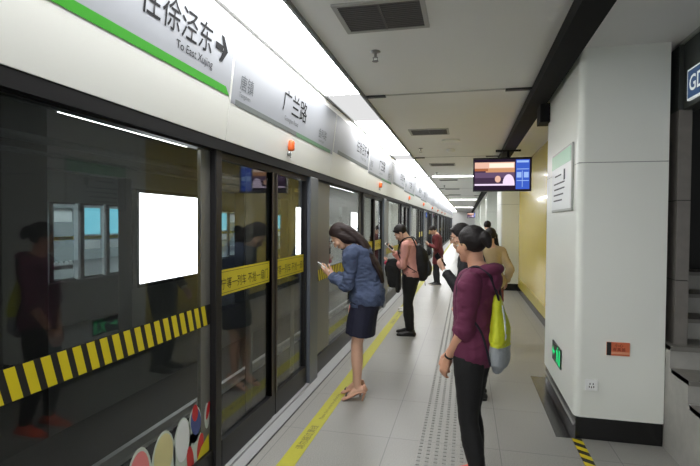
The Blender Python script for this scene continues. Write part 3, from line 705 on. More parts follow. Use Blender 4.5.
TORSO = [(-.115, .105, .085, .0), (-.05, .165, .115, .008), (.02, .17, .118, .012), (.12, .142, .10, .0), (.22, .140, .102, -.006), (.33, .155, .112, -.008), (.41, .160, .105, .0), (.455, .130, .085, .008), (.485, .075, .062, .012)]
class Fig:
    def __init__(s, name_loc, rz, H, lift=0, lean=0, bend0=.0, pelvis_back=0, neck=10, head=15, headyaw=0, arms=None, feet=None, width=1.0, footpitch=0):
        s.loc = name_loc; s.rz = rz; k = s.k = H/1.68; s.lean = math.radians(lean); s.w = width; s.lift = lift; s.headyaw = math.radians(headyaw)
        s.P0 = Vector((0, pelvis_back, .905*k+lift)); s.neck = math.radians(neck); s.head = math.radians(head); s.fp = math.radians(footpitch)
        s.sp = {}
        # spine table
        s.tab = []; p = s.P0.copy(); dt = .005*k; t = 0
        while t < .5*k:
            a = s.ang(t/k); s.tab.append((t/k, p.copy())); p = p+Vector((0, -math.sin(a), math.cos(a)))*dt; t += dt
        nb = s.spine(.47); a = s.lean+s.neck; s.nb = nb; s.na = a
        s.nt = nb+Vector((0, -math.sin(a), math.cos(a)))*.105*k
        ha = s.ha = s.lean+s.head
        hd = Vector((0, -math.sin(ha), math.cos(ha)))
        s.hc = s.nt+hd*.075*k+Vector((0, -math.cos(ha), -math.sin(ha)))*.018*k
        s.HM = Matrix.Translation(s.hc) @ Matrix.Rotation(s.headyaw, 4, 'Z') @ Matrix.Rotation(ha, 4, 'X') @ Matrix.Scale(k, 4)
        s.sh = {}; s.el = {}; s.wr = {}; s.hip = {}; s.kn = {}; s.an = {}; s.arms = arms or {}
        a = s.ang(.42); fwd = Vector((0, -math.cos(a), -math.sin(a)))
        for sd in (1, -1):
            A = s.arms.get(sd, {}); fw = A.get('fw', 0.0)
            s.sh[sd] = s.spine(.415)+Vector((sd*.158*k*s.w, 0, 0))+fwd*fw
            tgt = Vector(A.get('to', (sd*.24, -.02, .80*k+lift)))
            el, wr = ik(s.sh[sd], tgt, .285*k, .245*k, A.get('hint', (sd*.5, .8, -.6))); s.el[sd] = el; s.wr[sd] = wr
            hp_ = s.P0+Vector((sd*.085*k, 0, -.045*k)); s.hip[sd] = hp_
            ft = (feet or {}).get(sd, (sd*.09, .0)); an = Vector((ft[0], ft[1]+.03, .075*k+lift)); dl = (an-hp_).length; l0 = dl*1.003/.805 if dl > .74*k else k; kn, an = ik(hp_, an, .41*l0, .395*l0, (sd*.05, -1, 0)); s.kn[sd] = kn; s.an[sd] = an
        s.fyaw = {sd: ((feet or {}).get(sd, (0, 0, sd*8))+(sd*8,))[2] if len((feet or {}).get(sd, (0, 0))) < 3 else feet[sd][2] for sd in (1, -1)}
    def ang(s, t):
        u = min(1, max(0, t/.30)); return s.lean*u*u*(3-2*u)
    def spine(s, t):
        if t <= 0: return s.P0+Vector((0, 0, t*s.k))
        i = min(len(s.tab)-1, int(t/.005)); return s.tab[i][1].copy()
    def torso_rings(s, t0, t1, inf=0., extra=None):
        out = []; k = s.k
        ts = sorted({t0, t1} | {r[0] for r in TORSO if t0 < r[0] < t1})
        for t in ts:
            j = max(0, min(len(TORSO)-2, sum(1 for r in TORSO if r[0] <= t)-1)); A, B = TORSO[j], TORSO[j+1]
            f = max(0, min(1, (t-A[0])/(B[0]-A[0]))); rx, ry, yo = (A[i]+(B[i]-A[i])*f for i in (1, 2, 3))
            e = extra(t) if extra else (0, 0)
            a = s.ang(t); out.append((s.spine(t)+Vector((0, math.cos(a), math.sin(a)))*yo*k, rx*k*s.w+inf+e[0], ry*k+inf+e[1]))
        return out
    def limb(s, A, B, C, rA, rB, f0, f1, inf):
        """rings along A-B-C; fraction 0..2"""
        out = []
        fr = sorted({f0, f1} | {x for x in [q[0] for q in rA] if f0 < x < f1})
        for f in fr:
            p = A.lerp(B, f) if f <= 1 else B.lerp(C, f-1)
            r = None
            for (a, ra), (b, rb) in zip(rA[:-1], rA[1:]):
                if a <= f <= b: r = ra+(rb-ra)*(f-a)/(b-a)
            out.append((p, r*s.k+inf, r*s.k+inf))
        return out
    ARM = [(0, .050), (.3, .045), (.7, .038), (1, .036), (1.25, .037), (1.6, .031), (1.9, .024), (2, .0235)]
    LEG = [(0, .090), (.25, .085), (.6, .068), (.9, .055), (1, .053), (1.12, .051), (1.35, .055), (1.6, .046), (1.85, .034), (2, .033)]
    def arm(s, sd, f0, f1, inf=0.): return s.limb(s.sh[sd], s.el[sd], s.wr[sd], s.ARM, None, f0, f1, inf)
    def leg(s, sd, f0, f1, inf=0.): return s.limb(s.hip[sd], s.kn[sd], s.an[sd], s.LEG, None, f0, f1, inf)
    def footM(s, sd):
        M = Matrix.Translation(s.an[sd]) @ Matrix.Rotation(math.radians(s.fyaw[sd]), 4, 'Z') @ Matrix.Rotation(s.fp, 4, 'X') @ Matrix.Scale(s.k, 4)
        return M
    def foot_rings(s, sd, inf=0., y0=.06, y1=-.175):
        M = s.footM(sd)
        T = [(.055, -.045, .024, .024), (.03, -.035, .032, .034), (-.02, -.03, .034, .036), (-.08, -.045, .038, .028), (-.125, -.055, .042, .020), (-.16, -.058, .036, .015), (-.18, -.060, .022, .010)]
        return [(M @ Vector((0, y, z)), rx*s.k+inf, rz*s.k+inf) for y, z, rx, rz in T]
    def hand(s, c, sd):
        A = s.arms.get(sd, {}); k = s.k
        d = Vector(A['d']) if 'd' in A else (s.wr[sd]-s.el[sd]); d.normalize()
        n = Vector(A.get('n', (-sd, .1, 0))); n = (n-d*n.dot(d)).normalized()
        t = d.cross(n)*1.0
        th = Vector(A.get('thumb', (0, -1, .3)))
        if t.dot(th) < 0: t = -t
        W = s.wr[sd]; curl = A.get('curl', .35)
        c.tube([(W-d*.01*k, .025*k, .020*k), (W+d*.025*k, .031*k, .017*k), (W+d*.06*k, .039*k, .015*k), (W+d*.085*k, .038*k, .013*k)], t)
        for off, L, r in ((.029, .068, .0092), (.010, .076, .0095), (-.009, .070, .0092), (-.027, .055, .0082)):
            p = W+d*.078*k+t*off*k; q = p.copy(); rings = [(p-d*.02*k, r*k, r*k)]; a = 0
            rings.append((p, r*k, r*k))
            for seg, fl in ((.45, .5), (.32, 1.1), (.23, .8)):
                a += curl*fl; dd = d*math.cos(a)+n*math.sin(a)+t*off*1.2
                dd.normalize(); q = q+dd*L*seg*k; rings.append((q, r*k*(1-.1*(a > 0)), r*k*.92))
            c.tube(rings, t, sub=2, n=10)
        p = W+d*.022*k+t*.022*k; d1 = (d*.6+t*.62+n*.35).normalized(); d2 = (d*.85+t*.2+n*.45).normalized()
        c.tube([(p, .013*k, .013*k), (p+d1*.032*k, .0115*k, .0115*k), (p+d1*.032*k+d2*.03*k, .0105*k, .010*k), (p+d1*.032*k+d2*.052*k, .008*k, .008*k)], n, sub=2, n=10)
        s.palm = getattr(s, 'palm', {}); s.palm[sd] = (W+d*.07*k+n*.02*k, d, n, t)
    def head_clay(s, c):
        H = s.HM; T = lambda x, y, z: H @ Matrix.Translation((x, y, z))
        c.ell(T(0, .018, .028), .073, .090, .084).ell(T(0, -.022, -.02), .062, .066, .080)
        c.ell(T(0, -.040, -.068), .044, .046, .042).ell(T(0, -.068, -.092), .022, .020, .016)
        k = s.k
        def q(y, z, x=0): return H @ Vector((x, y, z))
        c.tube([(q(-.082, .012), .010*k, .010*k), (q(-.096, -.012), .011*k, .011*k), (q(-.103, -.030), .014*k, .012*k)], (1, 0, 0), sub=2, n=10)
        c.ell(T(0, -.088, -.058), .020, .010, .006).ell(T(0, -.085, -.068), .018, .010, .006)
        c.ell(T(0, -.078, .030), .050, .012, .008)
        for sd in (1, -1):
            c.ell(T(sd*.046, -.058, -.03), .020, .022, .022)
            c.ell(T(sd*.072, .012, -.008) @ Matrix.Rotation(sd*.35, 4, 'Z') @ Matrix.Rotation(-.15, 4, 'X'), .008, .018, .030)
    def body(s, label, skin='skin', voxel=.007, group=None, legs=None, tops=None):
        c = Clay(); k = s.k
        c.tube(s.torso_rings(-.115, .485))
        a = s.na; nd = s.nt-s.nb
        c.tube([(s.nb-nd*.35, .058*k, .055*k), (s.nb+nd*.1, .054*k, .054*k), (s.nb+nd*.5, .050*k, .053*k), (s.nt+nd*.25, .050*k, .054*k)])
        s.head_clay(c)
        for sd in (1, -1):
            c.tube([(s.spine(.42), .05*k, .05*k), (s.sh[sd].lerp(s.spine(.42), .4), .052*k, .055*k), (s.sh[sd], .050*k, .050*k)], (0, 1, 0))
            c.tube(s.arm(sd, 0, 2), (0, 1, 0)); s.hand(c, sd)
            c.tube(s.leg(sd, 0, 2)); c.tube(s.foot_rings(sd))
        HI = s.HM.inverted()
        def lips(me):
            me.materials.append(MATS['lips'])
            for p in me.polygons:
                q = HI @ p.center
                if abs(q.x) < .022 and -.074 < q.z < -.052 and q.y < -.088: p.material_index = 1
            def sdist(p, a, b):
                d = b-a; t = max(0, min(1, (p-a).dot(d)/d.length_squared)); return (p-a-d*t).length
            for mm, kind in ((legs, 'l'), (tops, 't')):
                if not mm: continue
                me.materials.append(MATS[mm]); ix = len(me.materials)-1
                for p in me.polygons:
                    q = p.center
                    if any(sdist(q, s.wr[sd], s.wr[sd]+(s.wr[sd]-s.el[sd]).normalized()*.19) < .065 for sd in (1, -1)) or any((q-s.palm[sd][0]).length < .12 for sd in (1, -1)): continue
                    if min(sdist(q, s.el[sd], s.wr[sd]) for sd in (1, -1)) < .06: continue
                    if kind == 'l' and q.z < s.P0.z+.07*k and q.z > s.an[1].z+.03*k+(s.legcut if hasattr(s, 'legcut') else 0): p.material_index = ix
                    if kind == 't' and q.z >= s.P0.z+.07*k and q.z < s.nb.z-.01 and min(sdist(q, s.sh[sd], s.el[sd]) for sd in (1, -1)) > .0 and min(sdist(q, s.el[sd], s.wr[sd]) for sd in (1, -1)) > .06: p.material_index = ix
        o = c.bake('person', skin, voxel=voxel, extra=lips)
        o.location = s.loc; o.rotation_euler = (0, 0, math.radians(s.rz)); s.o = o
        tag(o, label, 'person', group or 'people on the platform')
        for sd in (1, -1):
            e = Clay()
            MBe = MB(); 
            e.ell(s.HM @ Matrix.Translation((sd*.030, -.078, .004)), .0125, .010, .0085, 12)
            x = e.mb.build('eye', 'eye_white', o, True); x.data.materials.append(MATS['iris'])
            for p in x.data.polygons:
                q = HI @ p.center
                if abs(q.x-sd*.030) < .006 and q.y < -.08: p.material_index = 1
        b = MB()
        br = Clay()
        for sd in (1, -1):
            br.tube([(s.HM @ Vector((sd*.014, -.090, .026)), .003*k, .004*k), (s.HM @ Vector((sd*.032, -.086, .031)), .003*k, .004*k), (s.HM @ Vector((sd*.050, -.070, .026)), .002*k, .003*k)], (0, 0, 1), n=8)
        br.mb.build('eyebrow', 'hair_black', o, True)
        return o
    # ---- garments
    def top(s, m, t0=-.05, t1=.475, f1=1.95, inf=.014, ainf=.012, name='jacket', wr=.006, ext=None, hood=False, seed=1, cuff=None, voxel=.007, collar=False):
        c = Clay(); k = s.k
        c.tube(s.torso_rings(t0, t1, inf, ext), cap=False)
        for sd in (1, -1):
            c.tube([(s.spine(.42), .055*k+inf, .055*k+inf), (s.sh[sd].lerp(s.spine(.42), .45), .054*k+inf, .06*k+inf), (s.sh[sd], .052*k+inf, .052*k+inf)], (0, 1, 0))
            A = s.arm(sd, 0, f1, ainf)
            A = [(p, a+.004*math.sin(i*2.3), b+.003*math.cos(i*1.9)) for i, (p, a, b) in enumerate(A)]
            c.tube(A, (0, 1, 0), cap=False)
            if cuff:
                B = s.arm(sd, f1-.18, f1, ainf+cuff); c.tube(B, (0, 1, 0), cap=False, sub=1)
        if collar or hood:
            a = s.na; nd = (s.nt-s.nb)
            if collar: c.tube([(s.nb-nd*.35, .075*k, .07*k), (s.nb+nd*.05, .070*k, .066*k), (s.nb+nd*.32, .064*k, .064*k)], cap=False)
        if hood:
            b = s.spine(.44)
            back = Vector((0, 1, .0))
            pts = []
            for q in range(-4, 5):
                an = q/4*1.9; pts.append((b+Vector((math.sin(an)*.098*k, math.cos(an)*.105*k+.0, (.035+.02*math.cos(an))*k)), (.022+.016*math.cos(an/2))*k, (.034+.024*max(0, math.cos(an)))*k))
            c.tube(pts, (0, 0, 1))
            c.ell(Matrix.Translation(b+Vector((0, .115, -.02))), .085*k, .035*k, .07*k)
        return c.bake(name, m, s.o, voxel, 2, wr, 9, seed=seed)
    def trousers(s, m, inf=.012, f1=1.96, t1=.06, name='trousers', wr=.005, seed=2, flare=0., voxel=.008):
        c = Clay()
        c.tube(s.torso_rings(-.115, t1, inf), cap=False)
        for sd in (1, -1):
            L = s.leg(sd, 0, f1, inf); L = [(p, a+flare*max(0, i-4)/5, b+flare*max(0, i-4)/5) for i, (p, a, b) in enumerate(L)]
            c.tube(L, cap=False)
        return c.bake(name, m, s.o, voxel, 2, wr, 8, seed=seed)
    def skirt(s, m, zb, rx, ry, t1=.10, yc=0, name='skirt', wr=.006, seed=3):
        c = Clay(); k = s.k
        top_ = s.torso_rings(-.02, t1, .014)
        z1 = top_[0][0].z
        R = [(Vector((0, s.P0.y+yc, zb)), rx, ry), (Vector((0, s.P0.y+yc*.6, zb+(z1-zb)*.5)), (rx+top_[0][1])/2*1.02, (ry+top_[0][2])/2*1.02)]+top_
        c.tube(R, cap=False); return c.bake(name, m, s.o, .008, 2, wr, 7, seed=seed)
    def hair(s, m='hair_black', style='short', seed=0):
        c = Clay(); H = s.HM; k = s.k
        def cl(v):
            lim = .020 if style != 'long' else .012
            d = -v.y*.85-v.z*.5-lim
            # (ellipsoid is centred on 0,.02,.032)
            p = v+Vector((0, .020, .034))
            d = -p.y*.85-p.z*.5-lim
            if d > 0: p += Vector((0, .85, .5))*d
            if style != 'long':
                d = -p.y*.62-p.z*.80-.012
                if d > 0: p += Vector((0, .62, .80))*d*.9
            return p-Vector((0, .020, .034))
        c.ell(H @ Matrix.Translation((0, .020, .034)), .083, .100, .092, 32, cl)
        if style == 'short':
            c.tube([(H @ Vector((-.05, -.040, .075)), .016*k, .018*k), (H @ Vector((0, -.056, .082)), .017*k, .018*k), (H @ Vector((.05, -.040, .075)), .016*k, .018*k)], (0, 0, 1))
        if style == 'bun':
            c.ell(H @ Matrix.Translation((0, .122, .035)), .040, .036, .046)
            c.tube([(H @ Vector((0, .09, .04)), .030*k, .030*k), (H @ Vector((0, .13, .03)), .032*k, .032*k), (H @ Vector((0, .138, -.01)), .022*k, .020*k)])
        if style == 'long':
            for sd in (1, -1): c.ell(H @ Matrix.Translation((sd*.048, .040, -.045)), .034, .060, .090)
            for sd in (1, -1):
                c.tube([(H @ Vector((sd*.064, .0, .045)), .016*k, .030*k), (H @ Vector((sd*.074, .025, -.03)), .016*k, .034*k), (H @ Vector((sd*.066, .055, -.10)), .022*k, .034*k), (H @ Vector((sd*.06, .07, -.15)), .018*k, .026*k)], (1, 0, 0))
        for r in s.__dict__.get('hair_extra', []): c.tube(r, (1, 0, 0))
        return c.bake('hair', m, s.o, .006, getattr(s, 'hair_smooth', 2), .004, 26, seed=seed)
    def shoes(s, m, sole='sole', kind='sneaker'):
        for sd in (1, -1):
            c = Clay(); M = s.footM(sd); k = s.k
            if kind == 'heel':
                R = [(p-Vector((0, 0, .006)), a+.004, b*.7) for p, a, b in s.foot_rings(sd)]
                c.tube(R[3:]); c.tube([(p-Vector((0, 0, .012)), a+.004, b*.55) for p, a, b in R[:4]])
                c.ell(Matrix.Translation(M @ Vector((0, .055, -.03))), .03, .02, .035)
                o = c.bake('shoe', m, s.o, .005, 1)
                h = MB().cyl(M @ Vector((0, .05, -.06)), Vector(((M @ Vector((0, .05, 0))).x, (M @ Vector((0, .045, 0))).y, .002)), .014, 12, .008); h.build('heel', m, o, True)
                f = M @ Vector((0, -.125, -.035))
                bw = Clay(); bw.ell(Matrix.Translation(f+Vector((-.018, 0, .0))), .016, .008, .010).ell(Matrix.Translation(f+Vector((.018, 0, .0))), .016, .008, .010).ell(Matrix.Translation(f), .007, .009, .008); bw.bake('bow', 'shoe_black', o, .004, 1)
                MB().prism([(.034, .055), (.034, -.02), (.044, -.12), (.03, -.18), (-.03, -.18), (-.044, -.12), (-.034, -.02), (-.034, .055)], 0, 1, lambda p, a: (M @ Vector((p[0], p[1], -.066 if p[1] > 0 else -.075)))+Vector((0, 0, .006*a))) .build('sole', 'sole', o) if False else None
            else:
                c.tube(s.foot_rings(sd, .010)); a = s.an[sd]
                c.tube([(a+Vector((0, 0, .03*k)), .042*k, .045*k), (a+Vector((0, -.005, -.02*k)), .042*k, .048*k)])
                o = c.bake('shoe', m, s.o, .006, 2)
                pr = [(.042, .065), (.044, -.02), (.054, -.11), (.046, -.165), (.02, -.195), (-.02, -.195), (-.046, -.165), (-.054, -.11), (-.044, -.02), (-.042, .065), (-.02, .08), (.02, .08)]
                R = Matrix.Rotation(math.radians(s.fyaw[sd]), 4, 'Z')
                MB().prism(pr, 0, .022, lambda p, z: tuple(Vector((a.x, a.y, z+.001+s.lift*0)) + R @ Vector((p[0]*k, p[1]*k, 0)))).build('sole', sole, o)
    def world(s, p): return Matrix.Translation(s.loc) @ Matrix.Rotation(math.radians(s.rz), 4, 'Z') @ Vector(p)
def phone(f, sd, m, label, tilt=None, off=.03):
    """phone lying in the palm of hand sd"""
    c, d, n, t = f.palm[sd]
    R = Matrix.Rotation(math.radians(f.rz), 4, 'Z')
    M = Matrix.Translation(f.loc) @ R @ frame(c+d*off, t, d, n)
    e = empty('phone'); e.matrix_world = M; tag(e, label, 'phone', 'phones in hands')
    MB().box(-.037, .037, -.075, .075, -.004, .004).build('case', m, e, bevel=.003)
    MB().box(-.034, .034, -.066, .066, .004, .0046).build('screen', 'phone_dark', e)
    return e
def glasses(f, m='iris'):
    H = f.HM; g = Clay(); r = .0018
    for sd in (1, -1):
        n = 14; pts = [H @ Vector((sd*.031+.022*math.cos(2*math.pi*k/n), -.098, .002+.017*math.sin(2*math.pi*k/n))) for k in range(n+1)]
        g.tube([(p, r, r) for p in pts], (0, 1, .1), sub=1, n=6)
        g.tube([(H @ Vector((sd*.053, -.096, .006)), r, r), (H @ Vector((sd*.078, -.05, .008)), r, r), (H @ Vector((sd*.080, .01, .006)), r, r), (H @ Vector((sd*.078, .028, -.012)), r, r)], (0, 0, 1), n=6)
    g.tube([(H @ Vector((-.009, -.098, .006)), r, r), (H @ Vector((.009, -.098, .006)), r, r)], (0, 0, 1), sub=1, n=6)
    return g.mb.build('glasses', m, f.o, True)

# --- woman in the denim jacket
f = Fig((-.975, 4.42, 0), -90, 1.665, lift=.05, lean=20, pelvis_back=.085, neck=26, head=30, headyaw=0, footpitch=22,
        arms={1: dict(to=(.05, -.245, 1.135), hint=(.35, .35, -1), d=(-.25, -.8, .5), n=(-.55, .2, .8), thumb=(0, -.2, 1), curl=.5, fw=.02),
              -1: dict(to=(-.07, -.245, 1.13), hint=(-.35, .35, -1), d=(.3, -.8, .45), n=(.55, .3, .75), thumb=(0, 0, 1), curl=.5, fw=.02)},
        feet={1: (.075, .0, 4), -1: (-.075, -.05, -4)}, width=.9)
f.legcut = .66-.1
f.body('woman in a denim jacket and short navy skirt bent over her phone', voxel=.006, legs='navy', tops='denim')
f.top('denim', t0=-.055, t1=.475, f1=1.88, inf=.024, ainf=.017, name='denim_jacket', wr=.021, cuff=.006, seed=3, collar=True, ext=lambda t: (.006 if t < .1 else 0, .02 if t < .15 else .008), voxel=.006)
f.skirt('navy', .60, .185, .135, yc=-.05)
hc = f.HM
f.hair_extra = [[(hc @ Vector((0, .055, .05)), .070, .045), (hc @ Vector((0, .095, -.02)), .078, .042), (f.spine(.46)+Vector((0, .075, .05)), .084, .042), (f.spine(.40)+Vector((0, .115, .0)), .088, .034), (f.spine(.31)+Vector((0, .145, .0)), .082, .030), (f.spine(.22)+Vector((0, .160, .0)), .070, .024), (f.spine(.14)+Vector((0, .162, .0)), .045, .014)]]
f.hair_smooth = 7
f.hair('hair_brown', 'long')
f.shoes('shoe_nude', kind='heel')
phone(f, 1, 'phone_white', 'white phone held by the woman in the denim jacket')

# --- woman in the plum hoodie
f = Fig((.07, 3.10, 0), -107, 1.625, lean=-4, pelvis_back=-.02, neck=14, head=10, headyaw=-24,
        arms={1: dict(to=(.11, -.145, .80), hint=(.5, 1, -.1), d=(-.1, -.35, -1), n=(-.7, .5, -.1), thumb=(-.3, -1, 0), curl=.5),
              -1: dict(to=(.03, -.17, .79), hint=(-.5, .6, -.2), d=(.12, -.3, -1), n=(.7, .5, -.1), thumb=(.3, -1, 0), curl=.5)},
        feet={1: (.09, .03, 14), -1: (-.11, -.04, 14)}, width=.93)
f.body('woman in a plum hoodie and black trousers standing in the foreground', 'skin_warm', voxel=.006, legs='black_cloth', tops='plum')
f.top('plum', t0=-.105, t1=.475, f1=1.15, inf=.015, ainf=.022, name='hoodie', wr=.010, hood=True, cuff=.006, seed=5, voxel=.006, ext=lambda t: (.012 if t < .15 else .0, .004 if t < .25 else 0))
f.trousers('black_cloth', inf=.008, t1=.05, wr=.005, flare=.004)
f.hair('hair_black', 'bun', 2)
f.shoes('shoe_orange')
glasses(f, 'gold')
W = f.wr[1]; dd = (f.el[1]-W).normalized(); cw = Clay()
cw.tube([(W+dd*.012, .027, .027), (W+dd*.026, .028, .028)], (1, 0, 0), sub=1, cap=False); cw.bake('wristband', 'black_cloth', f.o, .004, 0)
# drawstring bag on her back
R = Matrix.Translation(f.loc) @ Matrix.Rotation(math.radians(f.rz), 4, 'Z')
e = empty('drawstring_bag'); e.matrix_world = R @ Matrix.Translation((0, -.035, .0)); tag(e, 'yellow and grey drawstring bag on the back of the plum hoodie woman', 'bag')
c = Clay(); c.tube([((0, .175, .905), .12, .056), ((0, .178, .98), .118, .054), ((0, .172, 1.06), .095, .042), ((0, .165, 1.13), .06, .03), ((0, .158, 1.18), .03, .022)]); c.bake('bag_top', 'bag_yellow', e, .007, 1, .010, 12)
c = Clay(); c.tube([((0, .17, .765), .08, .035), ((0, .175, .80), .118, .056), ((0, .175, .86), .122, .058), ((0, .175, .915), .119, .055)]); c.bake('bag_base', 'bag_grey', e, .007, 1, .008, 12)
c = Clay(); c.tube([((.055, .222, .92), .02, .004), ((.05, .222, 1.0), .022, .004), ((.03, .207, 1.08), .018, .004), ((.01, .19, 1.14), .012, .004)], (1, 0, 0)); c.bake('white_stripe', 'sticker_white', e, .004, 0)
for sd in (1, -1):
    sp = f.spine(.42); sh = Vector((sd*.095, .035, 0))
    c = Clay(); c.tube([((sd*.02, .175, 1.17), .016, .006), ((sd*.06, .155, 1.26), .024, .006), (sp+sh+Vector((0, .095, .055)), .026, .006), (sp+sh+Vector((0, .02, .092)), .024, .006), (sp+sh+Vector((0, -.045, .055)), .024, .006), (sp+sh+Vector((sd*.005, -.085, -.02)), .022, .006), (sp+sh+Vector((sd*.03, -.075, -.12)), .016, .006), (sp+sh+Vector((sd*.045, .0, -.20)), .013, .006), (sp+sh+Vector((sd*.03, .07, -.30)), .012, .006), ((sd*.11, .15, .80), .010, .006)], (1, 0, 0)); c.bake('strap', 'strap_navy', e, .0045, 0)

# --- man in the pink shirt
f = Fig((-.80, 7.12, 0), -92, 1.66, lean=9, pelvis_back=.04, neck=24, head=34,
        arms={1: dict(to=(.06, -.26, 1.05), hint=(.5, .5, -.8), d=(-.5, -.8, .15), n=(-.5, .2, .8), curl=.5, fw=.02),
              -1: dict(to=(-.05, -.235, 1.20), hint=(-.5, .5, -.8), d=(.15, -.75, .65), n=(.3, .6, .7), curl=.5, fw=.02)},
        feet={1: (.09, .01, 6), -1: (-.09, -.03, -6)})
f.body('man in a pink shirt with a black backpack looking at his phone', voxel=.007, legs='black_cloth', tops='pink_shirt')
f.top('pink_shirt', t0=-.04, f1=1.9, inf=.020, ainf=.017, name='shirt', wr=.009, collar=True, seed=7)
f.trousers('black_cloth', inf=.018, flare=.012, seed=8)
f.hair('hair_black', 'short', 3); f.shoes('shoe_black', 'shoe_black')
phone(f, -1, 'phone_white', 'white phone held up by the man in the pink shirt')
R = Matrix.Translation(f.loc) @ Matrix.Rotation(math.radians(f.rz), 4, 'Z')
e = empty('backpack'); e.matrix_world = R; tag(e, 'black backpack worn by the man in the pink shirt', 'backpack')
def sq(pts): return pts
c = Clay(); c.tube([((0, .20, .86), .13, .075), ((0, .205, .93), .155, .10), ((0, .195, 1.06), .155, .10), ((0, .175, 1.18), .145, .085), ((0, .145, 1.27), .10, .055)]); c.bake('backpack_body', 'black_cloth', e, .008, 2, .008, 9)
c = Clay(); c.tube([((0, .285, .90), .11, .035), ((0, .295, .98), .115, .04), ((0, .28, 1.06), .10, .03)]); c.bake('front_pocket', 'charcoal', e, .008, 2)
for sd in (1, -1):
    sp = f.spine(.42); sh = Vector((sd*.105, 0, 0))
    c = Clay(); c.tube([((sd*.08, .13, 1.24), .026, .009), (sp+sh+Vector((0, .07, .09)), .027, .009), (sp+sh+Vector((0, .0, .110)), .027, .009), (sp+sh+Vector((0, -.09, .06)), .026, .009), (sp+sh+Vector((sd*.04, -.135, -.08)), .024, .009), (sp+sh+Vector((sd*.075, -.06, -.24)), .018, .008), ((sd*.15, .13, .93), .014, .008)], (1, 0, 0)); c.bake('strap', 'black_cloth', e, .006, 0)
c = Clay(); c.tube([((.10, .24, .87), .008, .004), ((.105, .245, .80), .008, .004), ((.10, .25, .74), .012, .006)]); c.bake('loose_strap', 'black_cloth', e, .004, 0)
# jacket over his arm and the pink pouch
W = f.wr[1]; E = f.el[1]; mid = W.lerp(E, .45)
e = empty('folded_jacket'); e.matrix_world = R; tag(e, 'black jacket hung over the arm of the man in the pink shirt', 'jacket')
c = Clay(); c.tube([(mid+Vector((.045, -.03, .045)), .06, .03), (mid+Vector((.055, -.035, -.05)), .085, .045), (mid+Vector((.05, -.03, -.18)), .095, .05), (mid+Vector((.05, -.01, -.30)), .085, .04)], (0, 1, 0)); c.tube([(mid+Vector((.03, -.09, .04)), .03, .03), (mid+Vector((.03, -.11, -.05)), .045, .035), (mid+Vector((.04, -.10, -.16)), .04, .03)], (0, 1, 0)); c.bake('jacket_body', 'black_cloth', e, .008, 2, .014, 9)
c = Clay(); c.tube([(mid+Vector((.05, .03, -.12)), .04, .04), (mid+Vector((.06, .035, -.26)), .038, .036), (mid+Vector((.06, .04, -.38)), .034, .032)]); c.bake('jacket_sleeve', 'black_cloth', e, .008, 2, .010, 9)
e = Clay(); e.ell(Matrix.Translation(R @ (W+Vector((-.02, -.03, -.01)))), .07, .045, .04); o = e.bake('pouch', 'bag_pink', None, .006, 1, .006, 12); tag(o, 'small bright pink pouch in the hand of the man in the pink shirt', 'pouch')

# --- man in the black suit jacket
f = Fig((.05, 4.74, 0), -92, 1.66, lean=11, pelvis_back=.05, neck=18, head=8,
        arms={1: dict(to=(.10, -.24, 1.19), hint=(.5, .5, -.8), d=(-.25, -.55, .8), n=(-.6, .6, .2), curl=.75, fw=.02),
              -1: dict(to=(-.23, -.08, .86), hint=(-.5, .8, -.4), curl=.4)}, feet={1: (.085, .05, 8), -1: (-.085, .045, -8)})
f.body('man in a black suit jacket and glasses behind the plum hoodie woman', voxel=.006, legs='suit_black', tops='white_shirt')
f.top('white_shirt', t0=.0, f1=1.96, inf=.010, ainf=.008, name='shirt', wr=.002, collar=True, seed=9)
f.top('suit_black', t0=-.06, t1=.455, f1=1.86, inf=.021, ainf=.019, name='suit_jacket', wr=.006, seed=10)
c = Clay(); c.tube([(f.spine(.46)+Vector((0, -.075, 0)), .05, .02), (f.spine(.38)+Vector((0, -.125, 0)), .045, .016), (f.spine(.25)+Vector((0, -.128, 0)), .030, .016), (f.spine(.10)+Vector((0, -.121, 0)), .02, .016)], (1, 0, 0)); c.bake('shirt_front', 'white_shirt', f.o, .006, 1)
f.trousers('suit_black', inf=.016, flare=.012); f.hair('hair_black', 'short', 5); f.shoes('shoe_black', 'shoe_black'); glasses(f)
phone(f, 1, 'phone_dark', 'dark phone held up by the man in the black suit jacket')

# --- woman in the tan jacket
f = Fig((.34, 6.95, 0), -165, 1.58, lean=3, neck=8, head=8, arms={1: dict(to=(.215, -.02, .83), hint=(.3, .9, -.2)), -1: dict(to=(-.225, -.02, .83), hint=(-.3, .9, -.2))}, feet={1: (.085, -.08, 5), -1: (-.085, .10, -5)}, width=.95)
f.body('woman in a tan jacket walking away past the white wall', voxel=.008, legs='charcoal', tops='tan')
f.top('tan', t0=-.115, f1=1.92, inf=.024, ainf=.02, name='jacket', wr=.009, collar=True, seed=12, ext=lambda t: (.02 if t < .1 else 0, .016 if t < .1 else 0))
f.skirt('red_skirt', .56, .175, .135, t1=.0)
f.trousers('charcoal', inf=.010, seed=13); f.hair('hair_black', 'short', 6); f.shoes('shoe_black')

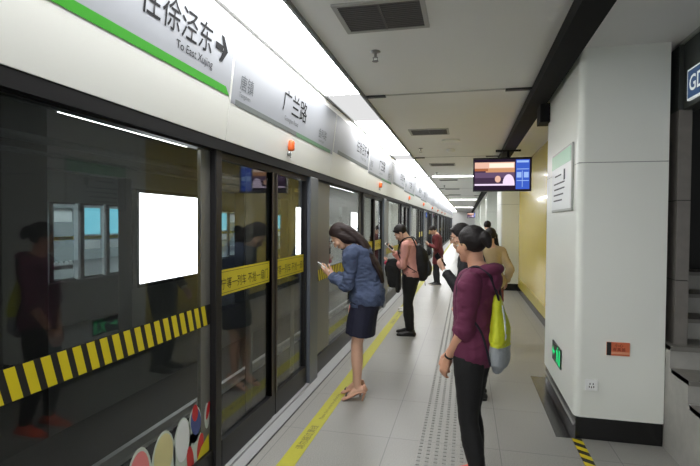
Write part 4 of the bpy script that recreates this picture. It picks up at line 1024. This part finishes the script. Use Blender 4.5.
# --- person in the maroon coat, far off
f = Fig((-.72, 12.95, 0), -84, 1.60, lean=8, pelvis_back=.02, neck=20, head=30, arms={1: dict(to=(.07, -.22, 1.06), hint=(.5, .5, -.8), d=(-.3, -.8, .4), n=(-.5, .4, .7), curl=.6), -1: dict(to=(-.06, -.22, 1.05), hint=(-.5, .5, -.8), d=(.3, -.8, .4), n=(.5, .4, .7), curl=.6)}, feet={1: (.09, 0, 5), -1: (-.09, -.06, -5)})
f.body('person in a long maroon coat looking at a phone, far down the platform', voxel=.009, legs='charcoal', tops='maroon')
f.top('maroon', t0=-.11, f1=1.92, inf=.026, ainf=.02, name='coat', wr=.008, collar=True, seed=14)
f.skirt('maroon', .56, .20, .15, t1=.02, name='coat_skirt'); f.trousers('charcoal', inf=.014, seed=15); f.hair('hair_black', 'short', 7); f.shoes('shoe_black')
phone(f, 1, 'phone_white', 'pale phone held by the person in the maroon coat')
# --- person with white shoes behind the pink shirt man
f = Fig((-1.03, 9.0, 0), -92, 1.60, lean=6, neck=18, head=24, arms={1: dict(to=(.07, -.21, 1.05), hint=(.5, .5, -.8), d=(-.3, -.8, .4), n=(-.5, .4, .7), curl=.6)}, feet={1: (.09, 0, 5), -1: (-.09, -.04, -5)})
f.body('person in dark clothes and white shoes hidden behind the pink shirt man', voxel=.009, legs='black_cloth', tops='charcoal')
f.top('charcoal', t0=-.08, f1=1.92, inf=.022, ainf=.018, name='jacket', wr=.008, collar=True, seed=16); f.trousers('black_cloth', inf=.014, seed=17); f.hair('hair_black', 'short', 8); f.shoes('shoe_white')
# --- walker in black in front of the tan jacket woman
f = Fig((.50, 12.0, 0), -175, 1.70, lean=3, neck=8, head=8, feet={1: (.09, -.1, 5), -1: (-.09, .1, -5)})
f.body('person in black walking far ahead, head above the tan jacket woman', voxel=.010)
f.top('black_cloth', t0=-.10, f1=1.92, inf=.022, ainf=.018, name='jacket', wr=.008, collar=True, seed=18); f.trousers('black_cloth', inf=.014, seed=19); f.hair('hair_black', 'short', 9); f.shoes('shoe_black', 'shoe_black')
